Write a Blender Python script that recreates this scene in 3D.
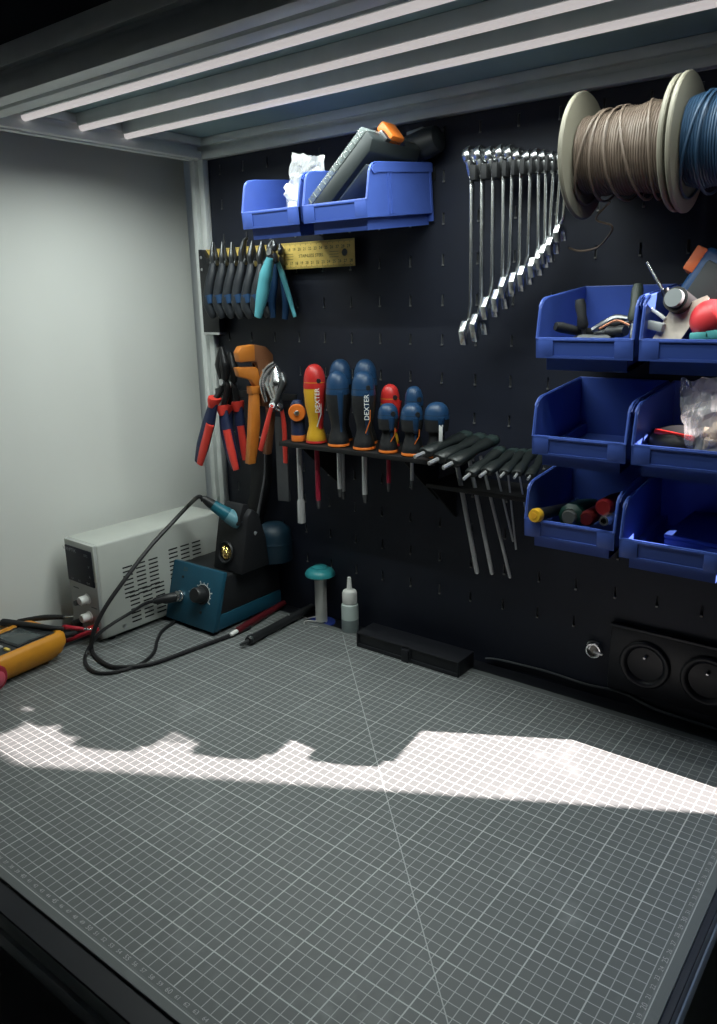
import bpy, bmesh, math, random
from mathutils import Vector, Matrix
random.seed(7)
for o in list(bpy.data.objects): bpy.data.objects.remove(o)
SC = bpy.context.scene
COL = SC.collection

# ------------------------------------------------------------------ camera
# solved from the 5 cm lines of the cutting mat (mat top is z = 0, metres)
CAM = Vector((0.44884, -0.36933, 0.48920))
CX = Vector((0.7931115, 0.60881, -0.01801439))
CY = Vector((0.14579841, -0.21848565, -0.96488696))
CZ = Vector((-0.59136873, 0.76263647, -0.26204702))
CAMSET = True
FPX = 776.0
cd = bpy.data.cameras.new('camera')
cam = bpy.data.objects.new('camera', cd); COL.objects.link(cam)
cam.matrix_world = Matrix(((CX.x, -CY.x, -CZ.x, CAM.x), (CX.y, -CY.y, -CZ.y, CAM.y), (CX.z, -CY.z, -CZ.z, CAM.z), (0, 0, 0, 1)))
cd.sensor_width = 36.0; cd.lens = FPX/1024*36.0; cd.clip_start = 0.01
SC.camera = cam
def ray(px, py): return CX*((px-358.5)/FPX) + CY*((py-512)/FPX) + CZ
def P(px, py, y):                      # pixel -> point on the vertical plane y (a thing hanging at that distance from the board)
    d = ray(px, py); return CAM + d*((y-CAM.y)/d.y)
def XP(px, py, x):                     # pixel -> point on a plane of constant x
    d = ray(px, py); return CAM + d*((x-CAM.x)/d.x)
def G(px, py, z=0.0):                  # pixel -> point on a horizontal plane
    d = ray(px, py); return CAM + d*((z-CAM.z)/d.z)

# ------------------------------------------------------------------ light
w = bpy.data.worlds.new('world'); SC.world = w; w.use_nodes = True
w.node_tree.nodes['Background'].inputs[0].default_value = (0.42, 0.58, 0.9, 1)
w.node_tree.nodes['Background'].inputs[1].default_value = 1.6
K = 1.435                                # horizontal run of the sun per metre of height
sd = bpy.data.lights.new('sun', 'SUN'); sd.energy = 28.0; sd.angle = 0.0093; sd.color = (1.0, 0.85, 0.81)
sun = bpy.data.objects.new('sun', sd); COL.objects.link(sun)
sdir = Vector((-0.871, -0.4907, -1.0/K))
sun.rotation_euler = sdir.to_track_quat('-Z', 'Y').to_euler()
sun.location = (2, 2, 2)
SC.view_settings.view_transform = 'Standard'; SC.view_settings.look = 'None'
SC.view_settings.exposure = 0.0; SC.view_settings.gamma = 1.0; SC.view_settings.use_curve_mapping = False
LED_W = 1.45                             # watts of each LED bar
LED_C = (0.92, 1.0, 0.945)

# ------------------------------------------------------------------ helpers
MATS = {}
def mat(name, col, rough=0.5, metal=0.0, noise=0.0, nscale=60.0, bump=0.0, coat=0.0, alpha=1.0, trans=0.0, emit=None, spec=0.5, ior=1.45):
    if name in MATS: return MATS[name]
    m = bpy.data.materials.new(name); m.use_nodes = True
    nt = m.node_tree; b = nt.nodes['Principled BSDF']
    b.inputs['Base Color'].default_value = (*col, 1); b.inputs['Roughness'].default_value = rough
    b.inputs['Metallic'].default_value = metal; b.inputs['Coat Weight'].default_value = coat
    b.inputs['Alpha'].default_value = alpha; b.inputs['Transmission Weight'].default_value = trans
    b.inputs['Specular IOR Level'].default_value = spec; b.inputs['IOR'].default_value = ior
    if emit:
        b.inputs['Emission Color'].default_value = (*emit[0], 1); b.inputs['Emission Strength'].default_value = emit[1]
    if noise or bump:
        tc = nt.nodes.new('ShaderNodeTexCoord'); n = nt.nodes.new('ShaderNodeTexNoise')
        n.inputs['Scale'].default_value = nscale; n.inputs['Detail'].default_value = 4
        nt.links.new(tc.outputs['Object'], n.inputs['Vector'])
        if noise:
            r = nt.nodes.new('ShaderNodeValToRGB')
            r.color_ramp.elements[0].color = (*[c*(1-noise) for c in col], 1); r.color_ramp.elements[0].position = 0.3
            r.color_ramp.elements[1].color = (*[min(1, c*(1+noise)) for c in col], 1); r.color_ramp.elements[1].position = 0.7
            nt.links.new(n.outputs['Fac'], r.inputs['Fac']); nt.links.new(r.outputs['Color'], b.inputs['Base Color'])
        if bump:
            bp = nt.nodes.new('ShaderNodeBump'); bp.inputs['Strength'].default_value = bump; bp.inputs['Distance'].default_value = 0.001
            nt.links.new(n.outputs['Fac'], bp.inputs['Height']); nt.links.new(bp.outputs['Normal'], b.inputs['Normal'])
    MATS[name] = m; return m

def merge(bm, tmp, mi=0):
    me = bpy.data.meshes.new('t'); tmp.to_mesh(me); tmp.free()
    n = len(bm.faces); bm.from_mesh(me); bpy.data.meshes.remove(me)
    bm.faces.ensure_lookup_table()
    if mi:
        for f in bm.faces[n:]: f.material_index = mi

def box(bm, x0, x1, y0, y1, z0, z1, bev=0.0, M=None, seg=2, mi=0):
    t = bmesh.new(); bmesh.ops.create_cube(t, size=1.0)
    bmesh.ops.transform(t, matrix=Matrix.Translation(((x0+x1)/2, (y0+y1)/2, (z0+z1)/2)) @ Matrix.Diagonal((abs(x1-x0), abs(y1-y0), abs(z1-z0), 1)), verts=t.verts)
    if bev: bmesh.ops.bevel(t, geom=t.edges[:], offset=bev, segments=seg, affect='EDGES', profile=0.5)
    if M is not None: bmesh.ops.transform(t, matrix=M, verts=t.verts)
    merge(bm, t, mi); return bm

def prism(bm, pts, h0, h1, plane='xy', bev=0.0, M=None, mi=0):
    # polygon pts extruded; plane 'yz' -> extruded along x, 'xz' -> along y, 'xy' -> along z
    t = bmesh.new()
    def mk(p, h): return {'xy': (p[0], p[1], h), 'yz': (h, p[0], p[1]), 'xz': (p[0], h, p[1])}[plane]
    a = [t.verts.new(mk(p, h0)) for p in pts]; b = [t.verts.new(mk(p, h1)) for p in pts]
    t.faces.new(a); t.faces.new(b[::-1]); n = len(pts)
    for i in range(n): t.faces.new((a[i], b[i], b[(i+1) % n], a[(i+1) % n]))
    bmesh.ops.recalc_face_normals(t, faces=t.faces[:])
    if bev:
        e = [ed for ed in t.edges if ed.is_manifold and ed.calc_face_angle(0) > 0.5]
        bmesh.ops.bevel(t, geom=e, offset=bev, segments=2, affect='EDGES', profile=0.5)
    if M is not None: bmesh.ops.transform(t, matrix=M, verts=t.verts)
    merge(bm, t, mi); return bm

def lathe(bm, prof, seg=24, M=None, mi=0, squash=1.0):
    t = bmesh.new(); rings = []
    for r, z in prof:
        if r < 1e-5: rings.append([t.verts.new((0, 0, z))])
        else: rings.append([t.verts.new((r*math.cos(2*math.pi*i/seg), r*squash*math.sin(2*math.pi*i/seg), z)) for i in range(seg)])
    for a, b in zip(rings, rings[1:]):
        for i in range(seg):
            j = (i+1) % seg
            if len(a) == 1 and len(b) == 1: continue
            if len(a) == 1: t.faces.new((a[0], b[j], b[i]))
            elif len(b) == 1: t.faces.new((a[i], a[j], b[0]))
            else: t.faces.new((a[i], a[j], b[j], b[i]))
    bmesh.ops.recalc_face_normals(t, faces=t.faces[:])
    if M is not None: bmesh.ops.transform(t, matrix=M, verts=t.verts)
    merge(bm, t, mi); return bm

def along(a, b):                        # matrix taking local z axis from a to b
    a = Vector(a); b = Vector(b); d = (b-a).normalized()
    return Matrix.Translation(a) @ d.to_track_quat('Z', 'Y').to_matrix().to_4x4()
def rod(bm, a, b, r0, r1=None, seg=12, mi=0):
    a = Vector(a); b = Vector(b); L = (b-a).length; r1 = r0 if r1 is None else r1
    return lathe(bm, [(0, 0), (r0, 0), (r1, L), (0, L)], seg, along(a, b), mi)

def smooth_path(pts, n=8):
    pts = [Vector(p) for p in pts]; out = []
    q = [pts[0]*2-pts[1]] + pts + [pts[-1]*2-pts[-2]]
    for i in range(1, len(q)-2):
        a, b, c, d = q[i-1:i+3]
        for k in range(n):
            t = k/n
            out.append(0.5*((2*b) + (c-a)*t + (2*a-5*b+4*c-d)*t*t + (3*b-a-3*c+d)*t**3))
    out.append(pts[-1]); return out
def tube(bm, pts, r, seg=8, mi=0, radii=None, squash=None, up=None):
    t = bmesh.new(); pts = [Vector(p) for p in pts]; rings = []; N = None
    for i, p in enumerate(pts):
        d = (pts[min(i+1, len(pts)-1)]-pts[max(i-1, 0)]).normalized()
        if N is None:
            N = Vector(up) if up else (Vector((0, 0, 1)) if abs(d.z) < 0.9 else Vector((1, 0, 0)))
        N = (N - d*N.dot(d)).normalized(); Bv = d.cross(N)
        rr = radii[i] if radii else r; sq = squash if squash else 1.0
        rings.append([t.verts.new(p + N*rr*math.cos(2*math.pi*k/seg) + Bv*rr*sq*math.sin(2*math.pi*k/seg)) for k in range(seg)])
    for a, b in zip(rings, rings[1:]):
        for k in range(seg): t.faces.new((a[k], a[(k+1) % seg], b[(k+1) % seg], b[k]))
    t.faces.new(rings[0][::-1]); t.faces.new(rings[-1])
    bmesh.ops.recalc_face_normals(t, faces=t.faces[:])
    merge(bm, t, mi); return bm
def resample_r(radii, n):
    out = []; m = len(radii)-1
    for i in range(n):
        t = i/(n-1)*m; k = min(int(t), m-1); out.append(radii[k]+(radii[k+1]-radii[k])*(t-k))
    return out
def limb(bm, pts, radii, seg=10, squash=None, up=None, mi=0, n=6):
    sp = smooth_path(pts, n); return tube(bm, sp, 0, seg, mi, resample_r(radii, len(sp)), squash, up)

def obj(name, bm, m, parent=None, smooth=40, M=None):
    me = bpy.data.meshes.new(name); bm.to_mesh(me); bm.free()
    for x in (m if isinstance(m, (list, tuple)) else [m]): me.materials.append(x)
    if smooth:
        me.polygons.foreach_set('use_smooth', [True]*len(me.polygons))
        me.set_sharp_from_angle(angle=math.radians(smooth))
    o = bpy.data.objects.new(name, me); COL.objects.link(o)
    if parent: o.parent = parent
    if M is not None: o.matrix_local = M
    return o
def nb(): return bmesh.new()
def tag(o, label, cat, group=None):
    o['label'] = label; o['category'] = cat
    if group: o['group'] = group
    return o
def thing(name, label, cat, loc=(0, 0, 0), rot=(0, 0, 0), group=None):
    o = bpy.data.objects.new(name, None); COL.objects.link(o); o.empty_display_size = 0.02
    o.location = loc; o.rotation_euler = rot
    return tag(o, label, cat, group)
def struct(name, bm, m, smooth=0):
    o = obj(name, bm, m, None, smooth); o['kind'] = 'structure'; return o
def copy_tree(src, parent=None):
    c = src.copy(); COL.objects.link(c); c.parent = parent
    for ch in list(src.children): copy_tree(ch, c)
    return c
TXT = {}
def text_mesh(s, size, ext=0.0):
    key = (s, size, ext)
    if key not in TXT:
        cu = bpy.data.curves.new('t', 'FONT'); cu.body = s; cu.size = size; cu.align_x = 'CENTER'; cu.align_y = 'CENTER'; cu.resolution_u = 2; cu.extrude = ext
        ob = bpy.data.objects.new('t', cu); COL.objects.link(ob)
        dg = bpy.context.evaluated_depsgraph_get(); TXT[key] = bpy.data.meshes.new_from_object(ob.evaluated_get(dg))
        bpy.data.objects.remove(ob); bpy.data.curves.remove(cu)
    return TXT[key]
def add_text(bm, s, size, M, ext=0.0):
    t = bmesh.new(); t.from_mesh(text_mesh(s, size, ext)); bmesh.ops.transform(t, matrix=M, verts=t.verts); merge(bm, t)
def RX(a): return Matrix.Rotation(math.radians(a), 4, 'X')
def RY(a): return Matrix.Rotation(math.radians(a), 4, 'Y')
def RZ(a): return Matrix.Rotation(math.radians(a), 4, 'Z')
def T(x, y=0, z=0): return Matrix.Translation((x, y, z)) if not isinstance(x, Vector) else Matrix.Translation(x)

# materials
ALU = mat('anodised_aluminium', (0.72, 0.75, 0.74), 0.42, 0.1, noise=0.06, nscale=30)
ALUD = mat('dark_anodised_aluminium', (0.40, 0.42, 0.42), 0.45, 0.1, noise=0.08, nscale=40)
CHROME = mat('chrome', (0.72, 0.74, 0.75), 0.27, 1.0, noise=0.05)
STEEL = mat('brushed_steel', (0.6, 0.61, 0.62), 0.3, 1.0, noise=0.08, nscale=200)
DSTEEL = mat('dark_steel', (0.10, 0.105, 0.11), 0.35, 0.8, noise=0.1)
BLACK = mat('black_plastic', (0.012, 0.013, 0.015), 0.45, noise=0.15)
RUBBER = mat('black_rubber', (0.011, 0.012, 0.014), 0.62, noise=0.2, bump=0.1, nscale=300)
BINB = mat('blue_bin_plastic', (0.055, 0.105, 0.40), 0.38, noise=0.05, nscale=40, bump=0.03)
NAVY = mat('navy_plastic', (0.010, 0.042, 0.105), 0.42, noise=0.06)
NAVYR = mat('navy_rubber', (0.012, 0.022, 0.07), 0.55, noise=0.1)
RED = mat('red_plastic', (0.45, 0.022, 0.02), 0.38, noise=0.05)
ORANGE = mat('orange_plastic', (0.68, 0.17, 0.025), 0.4, noise=0.05)
YELLOW = mat('yellow_plastic', (0.62, 0.35, 0.025), 0.35, noise=0.04)
TEAL = mat('teal_plastic', (0.012, 0.12, 0.17), 0.4, noise=0.06)
WHITEP = mat('white_plastic', (0.75, 0.76, 0.74), 0.45, noise=0.03)
CABLE = mat('black_cable', (0.010, 0.010, 0.012), 0.5)

# ------------------------------------------------------------------ the room
WALLX = -0.625
wm = mat('white_paint', (0.70, 0.715, 0.69), 0.75, noise=0.025, nscale=5, bump=0.05)
dk = mat('unlit_room_tone', (0.05, 0.052, 0.056), 0.8, noise=0.04, nscale=4)
struct('wall_left', box(nb(), WALLX-0.1, WALLX, -2.4, 0.56, -0.78, 0.80), wm)
struct('wall_left_upper', box(nb(), WALLX-0.1, WALLX, -2.4, 0.56, 0.80, 1.8), dk)  # same wall coloured dark where the bench light does not reach
# back wall with the window opening beside the pegboard (sun comes in here)
YW, TH = 0.575, 0.10
wz0 = (YW-0.400)/(0.4907*K); wz1 = (YW+TH+0.002)/(0.4907*K)
wx1 = 0.37+(0.119+(YW+TH-0.522)*0.871)/0.4907; wx0 = 0.30
bw = nb()
box(bw, WALLX-0.1, wx0, YW, YW+TH, -0.78, 1.8); box(bw, wx1, 2.4, YW, YW+TH, -0.78, 1.8)
box(bw, wx0, wx1, YW, YW+TH, -0.78, wz0); box(bw, wx0, wx1, YW, YW+TH, wz1, 1.8)
struct('wall_back', bw, wm)
struct('wall_right', box(nb(), 2.4, 2.5, -2.5, YW+TH, -0.78, 1.8), dk)
struct('wall_front', box(nb(), WALLX-0.1, 2.5, -2.5, -2.4, -0.78, 1.8), dk)
struct('ceiling', box(nb(), WALLX-0.1, 2.5, -2.5, YW+TH, 1.8, 1.9), dk)
struct('floor', box(nb(), WALLX-0.1, 2.5, -2.5, YW+TH, -0.86, -0.78), mat('dark_floor', (0.03, 0.028, 0.027), 0.6, noise=0.2, nscale=6))

# ------------------------------------------------------------------ workbench frame of slotted aluminium profile
def profile_pts(s, slot=0.008, dep=0.008):
    h = s/2; q = slot/2; pts = []
    for k in range(4):
        a = k*math.pi/2; c, n = round(math.cos(a)), round(math.sin(a))
        for (u, v) in ((-h, -h), (-q, -h), (-q, -h+dep), (q, -h+dep), (q, -h)):
            pts.append((u*c - v*n, u*n + v*c))
    return pts
def profile(name, size, a, b, m, parent, slot=0.008):
    # size (u, v); a, b ends along one axis
    t = nb(); a = Vector(a); b = Vector(b); d = b-a
    ax = 0 if abs(d.x) > 0.001 else (1 if abs(d.y) > 0.001 else 2)
    pl = {0: 'yz', 1: 'xz', 2: 'xy'}[ax]
    prism(t, profile_pts(size, slot), 0, abs(d[ax]), pl, bev=0.0008)
    lo = Vector([min(a[i], b[i]) for i in range(3)])
    bmesh.ops.translate(t, verts=t.verts, vec=lo)
    return obj(name, t, m, parent, 30)
bench = thing('workbench', 'slotted aluminium profile workbench frame with black top and lighted roof', 'workbench', (0, 0, -0.003))
bench.location = (0, 0, 0)
YF, XR, ZB = -0.127, 0.352, 0.704
box_ = obj('bench_top', box(nb(), WALLX+0.002, XR, YF, 0.574, -0.0062, -0.003, 0.0006), mat('black_laminate', (0.008, 0.009, 0.013), 0.5, noise=0.15, nscale=20), bench)
profile('front_rail', 0.04, (WALLX+0.002, YF+0.02, -0.0265), (XR, YF+0.02, -0.0265), ALUD, bench)
profile('side_rail', 0.04, (XR-0.02, YF+0.04, -0.0265), (XR-0.02, 0.57, -0.0265), ALU, bench)
profile('side_rail', 0.04, (-0.54, YF+0.04, -0.0265), (-0.54, 0.57, -0.0265), ALUD, bench)
profile('post', 0.03, (-0.54, 0.526, -0.003), (-0.54, 0.526, ZB), ALU, bench)
profile('post', 0.03, (XR-0.015, 0.526, -0.003), (XR-0.015, 0.526, ZB), ALU, bench)
profile('leg', 0.04, (-0.54, YF+0.02, -0.78), (-0.54, YF+0.02, -0.0465), ALUD, bench)
profile('leg', 0.04, (XR-0.02, YF+0.02, -0.78), (XR-0.02, YF+0.02, -0.0465), ALUD, bench)
profile('leg', 0.04, (-0.54, 0.55, -0.78), (-0.54, 0.55, -0.0465), ALUD, bench)
profile('leg', 0.04, (XR-0.02, 0.55, -0.78), (XR-0.02, 0.55, -0.0465), ALUD, bench)
profile('top_back_rail', 0.03, (-0.555, 0.526, ZB+0.015), (XR, 0.526, ZB+0.015), ALU, bench)
profile('top_side_rail', 0.03, (-0.54, 0.171, ZB+0.015), (-0.54, 0.511, ZB+0.015), ALU, bench)
profile('top_side_rail', 0.03, (XR-0.015, 0.171, ZB+0.015), (XR-0.015, 0.511, ZB+0.015), ALU, bench)
profile('top_front_rail', 0.048, (-0.62, 0.147, ZB+0.024), (0.48, 0.147, ZB+0.024), ALU, bench)
obj('roof_panel', box(nb(), -0.555, XR, 0.125, 0.541, ZB+0.0305, ZB+0.036), mat('roof_grey', (0.26, 0.37, 0.40), 0.6, noise=0.05, nscale=8), bench)
# LED bars under the roof
for k, (ly, lab) in enumerate(((0.222, 'slim LED light bar nearest the front rail under the bench roof'), (0.303, 'slim LED light bar in the middle of the bench roof'), (0.374, 'slim LED light bar nearest the pegboard under the bench roof'))):
    L = thing('led_bar', lab, 'light', (0, ly, 0.716), group='light bars under the bench roof')
    obj('housing', box(nb(), -0.5245, 0.321, -0.007, 0.007, 0.003, 0.0184, 0.001), ALU, L)
    obj('diffuser', lathe(nb(), [(0.0, 0), (0.0048, 0), (0.0048, 0.845), (0, 0.845)], 16, T(-0.5243, 0, 0.002) @ RY(90)), mat('led_diffuser', (0.5, 0.5, 0.5), 0.5, emit=((0.86, 0.79, 0.78), 0.55)), L)
    ld = bpy.data.lights.new('led_light', 'AREA'); ld.shape = 'RECTANGLE'; ld.size = 0.76; ld.size_y = 0.008; ld.energy = LED_W; ld.color = LED_C; ld.spread = math.radians(160)
    lo = bpy.data.objects.new('led_light', ld); COL.objects.link(lo); lo.parent = L; lo.location = (-0.10, 0, -0.0055)

# ------------------------------------------------------------------ pegboard with punched slots
pb = thing('pegboard', 'black steel pegboard with rows of punched slots behind the tools', 'pegboard', (0, 0.522, 0))
bx0, bx1, bz0, bz1, bt = -0.5245, 0.3215, -0.0028, 0.7035, 0.0016
t = nb()
xs = [-0.098+0.05*k for k in range(-8, 9)]; zs = [0.0847+0.0497*k for k in range(0, 13)]
gx = [bx0] + [x-0.0015 if s == 0 else x+0.0015 for x in xs for s in (0, 1)] + [bx1]
gz = [bz0] + [z if s == 0 else z+0.013 for z in zs if z+0.014 < bz1 for s in (0, 1)] + [bz1]
vf = {}; vb = {}
for i, x in enumerate(gx):
    for j, z in enumerate(gz): vf[i, j] = t.verts.new((x, 0, z)); vb[i, j] = t.verts.new((x, bt, z))
for i in range(len(gx)-1):
    for j in range(len(gz)-1):
        hole = (i % 2 == 1 and j % 2 == 1)
        if not hole:
            t.faces.new((vf[i, j], vf[i+1, j], vf[i+1, j+1], vf[i, j+1])); t.faces.new((vb[i, j], vb[i, j+1], vb[i+1, j+1], vb[i+1, j]))
        else:
            for (a, b) in (((i, j), (i+1, j)), ((i+1, j), (i+1, j+1)), ((i+1, j+1), (i, j+1)), ((i, j+1), (i, j))):
                f = t.faces.new((vf[a], vf[b], vb[b], vb[a])); f.material_index = 1
bmesh.ops.recalc_face_normals(t, faces=t.faces[:])
PBM = mat('black_powder_coat', (0.0085, 0.0115, 0.023), 0.6, noise=0.12, nscale=15, bump=0.05)
obj('panel', t, [PBM, mat('cut_edge_shine', (0.30, 0.31, 0.32), 0.4, 0.5)], pb, 0)  # cut slot edges coloured paler to carry their shine
t = nb()                                 # pale tab at the foot of each slot, standing in for its glint
for x in xs:
    for z in zs:
        if z+0.014 < bz1: box(t, x-0.0014, x+0.0014, -0.0016, 0.0005, z-0.0012, z+0.0006)
o = obj('slot_glint', t, mat('glint_grey', (0.22, 0.22, 0.22), 0.4, 0.5), pb, 0); o['kind'] = 'stuff'
obj('back_sheet', box(nb(), bx0, bx1, 0.0035, 0.005, bz0, bz1), mat('back_grey', (0.06, 0.064, 0.07), 0.6), pb)

# ------------------------------------------------------------------ cutting mat
MX0, MX1, MY0, MY1 = -0.5535, 0.3465, -0.1075, 0.4925
m = bpy.data.materials.new('cutting_mat'); m.use_nodes = True; nt = m.node_tree; N = nt.nodes; LK = nt.links; b = N['Principled BSDF']
b.inputs['Roughness'].default_value = 0.55; b.inputs['Specular IOR Level'].default_value = 0.35
tc = N.new('ShaderNodeTexCoord'); sp = N.new('ShaderNodeSeparateXYZ'); LK.new(tc.outputs['Object'], sp.inputs[0])
def mth(op, a, b_=None, c=None):
    n = N.new('ShaderNodeMath'); n.operation = op
    for i, v in enumerate((a, b_, c)):
        if v is None: continue
        if isinstance(v, (int, float)): n.inputs[i].default_value = v
        else: LK.new(v, n.inputs[i])
    return n.outputs[0]
def lines(c, pitch, wid):
    f = mth('FRACT', mth('ADD', mth('DIVIDE', c, pitch), 100.5)); d = mth('MULTIPLY', mth('ABSOLUTE', mth('SUBTRACT', f, 0.5)), pitch)
    return mth('LESS_THAN', d, wid/2)
def at(c, v, wid): return mth('LESS_THAN', mth('ABSOLUTE', mth('SUBTRACT', c, v)), wid/2)
def inside(c, lo, hi): return mth('MULTIPLY', mth('GREATER_THAN', c, lo), mth('LESS_THAN', c, hi))
X, Yc = sp.outputs[0], sp.outputs[1]
gxa, gxb, gya, gyb = -0.5352, 0.3305, -0.0905, 0.4705
area = mth('MULTIPLY', inside(X, gxa, gxb), inside(Yc, gya, gyb))
thin = mth('MULTIPLY', mth('MAXIMUM', lines(X, 0.01, 0.00075), lines(Yc, 0.01, 0.00075)), area)
bold = mth('MULTIPLY', mth('MAXIMUM', lines(X, 0.05, 0.0011), lines(Yc, 0.05, 0.0011)), area)
barea = mth('MULTIPLY', inside(X, -0.5445, 0.3385), inside(Yc, -0.1003, 0.4815))
edge = mth('MULTIPLY', mth('MAXIMUM', mth('MAXIMUM', at(X, -0.544, 0.0009), at(X, 0.338, 0.0009)), mth('MAXIMUM', at(Yc, -0.0998, 0.0009), at(Yc, 0.481, 0.0009))), barea)
diag = mth('MULTIPLY', mth('LESS_THAN', mth('ABSOLUTE', mth('SUBTRACT', mth('ADD', X, Yc), 0.2345)), 0.0007), mth('MULTIPLY', inside(X, -0.25, 0.32), inside(Yc, -0.05, 0.475)))
tick = mth('MULTIPLY', mth('MAXIMUM', mth('MULTIPLY', lines(X, 0.001, 0.00025), mth('MAXIMUM', inside(Yc, -0.0998, -0.0975), inside(Yc, 0.4785, 0.481))), mth('MULTIPLY', lines(Yc, 0.001, 0.00025), mth('MAXIMUM', inside(X, 0.3357, 0.338), inside(X, -0.544, -0.5417)))), barea)
ln = mth('MAXIMUM', mth('MAXIMUM', mth('MULTIPLY', thin, 0.72), bold), mth('MAXIMUM', mth('MULTIPLY', edge, 0.8), mth('MULTIPLY', mth('MAXIMUM', diag, mth('MULTIPLY', tick, 0.4)), 0.75)))
# worn whitish smudges
n1 = N.new('ShaderNodeTexNoise'); n1.inputs['Scale'].default_value = 9; n1.inputs['Detail'].default_value = 6; n1.inputs['Roughness'].default_value = 0.65; LK.new(tc.outputs['Object'], n1.inputs['Vector'])
n2 = N.new('ShaderNodeTexNoise'); n2.inputs['Scale'].default_value = 45; n2.inputs['Detail'].default_value = 5; LK.new(tc.outputs['Object'], n2.inputs['Vector'])
sm = mth('MULTIPLY', mth('MULTIPLY', mth('MAXIMUM', mth('SUBTRACT', n1.outputs['Fac'], 0.52), 0.0), mth('MAXIMUM', mth('SUBTRACT', n2.outputs['Fac'], 0.4), 0.0)), 7.0)
mx = N.new('ShaderNodeMix'); mx.data_type = 'RGBA'; mx.inputs['A'].default_value = (0.118, 0.128, 0.130, 1); mx.inputs['B'].default_value = (0.34, 0.36, 0.36, 1); LK.new(sm, mx.inputs['Factor'])
mx2 = N.new('ShaderNodeMix'); mx2.data_type = 'RGBA'; LK.new(mx.outputs['Result'], mx2.inputs['A']); mx2.inputs['B'].default_value = (0.45, 0.47, 0.47, 1); LK.new(ln, mx2.inputs['Factor'])
LK.new(mx2.outputs['Result'], b.inputs['Base Color'])
nb_ = N.new('ShaderNodeTexNoise'); nb_.inputs['Scale'].default_value = 1500; LK.new(tc.outputs['Object'], nb_.inputs['Vector'])
bp = N.new('ShaderNodeBump'); bp.inputs['Strength'].default_value = 0.15; bp.inputs['Distance'].default_value = 0.0003; LK.new(nb_.outputs['Fac'], bp.inputs['Height']); LK.new(bp.outputs['Normal'], b.inputs['Normal'])
MATM = m
cm = thing('cutting_mat', 'large dark grey cutting mat printed with a white centimetre grid', 'cutting mat', (0, 0, 0))
obj('sheet', box(nb(), MX0, MX1, MY0, MY1, -0.003, 0.0, 0.0008), MATM, cm)
t = nb()
for n in range(2, 88):
    big = n % 5 == 0
    if -0.55+0.01*n > 0.335: break
    add_text(t, str(n), 0.0062 if big else 0.005, T(-0.55+0.01*n, -0.0947, 0.0002))
    add_text(t, str(n), 0.0062 if big else 0.005, T(-0.55+0.01*n, 0.4757, 0.0002) @ RZ(180))
for n in range(2, 58):
    big = n % 5 == 0
    add_text(t, str(n), 0.0062 if big else 0.005, T(0.3345, -0.1+0.01*n, 0.0002) @ RZ(90))
    add_text(t, str(n), 0.0062 if big else 0.005, T(-0.5400, -0.1+0.01*n, 0.0002) @ RZ(-90))
add_text(t, "45°", 0.006, T(0.236, -0.0045, 0.0002))
o = obj('printed_numbers', t, mat('print_grey', (0.36, 0.37, 0.37), 0.6), cm, 0); o['kind'] = 'stuff'
#==OBJECTS==
# ------------------------------------------------------------------ blue storage bins hooked on the board
BW, BD, BH, LIP = 0.100, 0.128, 0.071, 0.033
def make_bin():
    r = thing('storage_bin', '', 'storage bin')
    t = nb(); hw = BW/2
    side = [(0, .014), (BD, .014), (BD, BH), (.022, BH), (.014, BH-.0025), (.0085, BH-.008), (.0015, LIP+.002), (0, LIP)]
    for s in (-1, 1):
        prism(t, side, s*hw, s*(hw-.0024), 'yz')
        for ry in (.040, .046, BD-.004):                                # ribs on the flanks
            box(t, s*hw, s*(hw+.0012), ry-.0012, ry+.0012, .016, BH-.010)
        prism(t, [(BD, BH-.010), (BD, BH), (.024, BH), (.015, BH-.0025), (.010, BH-.007), (.0145, BH-.012), (.024, BH-.010)], s*hw, s*(hw+.0016), 'yz')
    box(t, -hw, hw, BD-.0026, BD, .004, BH)
    box(t, -hw+.008, hw-.008, .008, BD, 0, .006); box(t, -hw+.008, hw-.008, .008, .0105, .0, .018)   # narrower foot
    for s in (-1, 1): box(t, s*(hw-.008), s*(hw-.0104), .008, BD, 0, .018)
    for s in (-1, 1): box(t, s*hw, s*(hw-.0105), .0, BD, .0135, .016)
    box(t, -hw, hw, .0, .011, .0135, .016)
    box(t, -hw, hw, .0016, .004, .014, LIP)                             # front lip
    for s in (-1, 1): box(t, s*hw, s*(hw-.0185), .0, .003, .014, LIP, .0004)
    box(t, -hw, hw, .0, .003, LIP-.0022, LIP, .0004); box(t, -hw, hw, .0, .003, .014, .0158, .0004)
    obj('body', t, BINB, r, 30)
    t = nb()
    rp = smooth_path([(0, .0005, LIP), (0, .0018, LIP+.004), (0, .0088, BH-.009), (0, .0135, BH-.0025), (0, .022, BH), (0, .045, BH), (0, BD, BH)], 4)
    for s in (-1, 1): tube(t, [(s*(hw-.0006), p.y, p.z) for p in rp], .0013, 6)
    rod(t, (-hw, .002, LIP), (hw, .002, LIP), .0014, seg=6); rod(t, (-hw, BD-.001, BH), (hw, BD-.001, BH), .0013, seg=6)
    obj('rim', t, BINB, r, 60)
    t = nb(); box(t, -hw+.0188, hw-.0188, .0010, .0018, .0162, LIP-.0026)
    obj('label_field', t, mat('blue_label_field', (0.042, 0.085, 0.34), .42), r, 0)
    t = nb(); box(t, -hw+.02, hw-.02, BD-.001, BD+.0035, BH-.016, BH-.010); box(t, -hw+.02, hw-.02, BD+.0022, BD+.0035, BH-.024, BH-.016)
    obj('hook', t, BINB, r, 0)
    return r
bin0 = make_bin()
TILT = math.radians(6)
BY = 0.392
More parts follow.
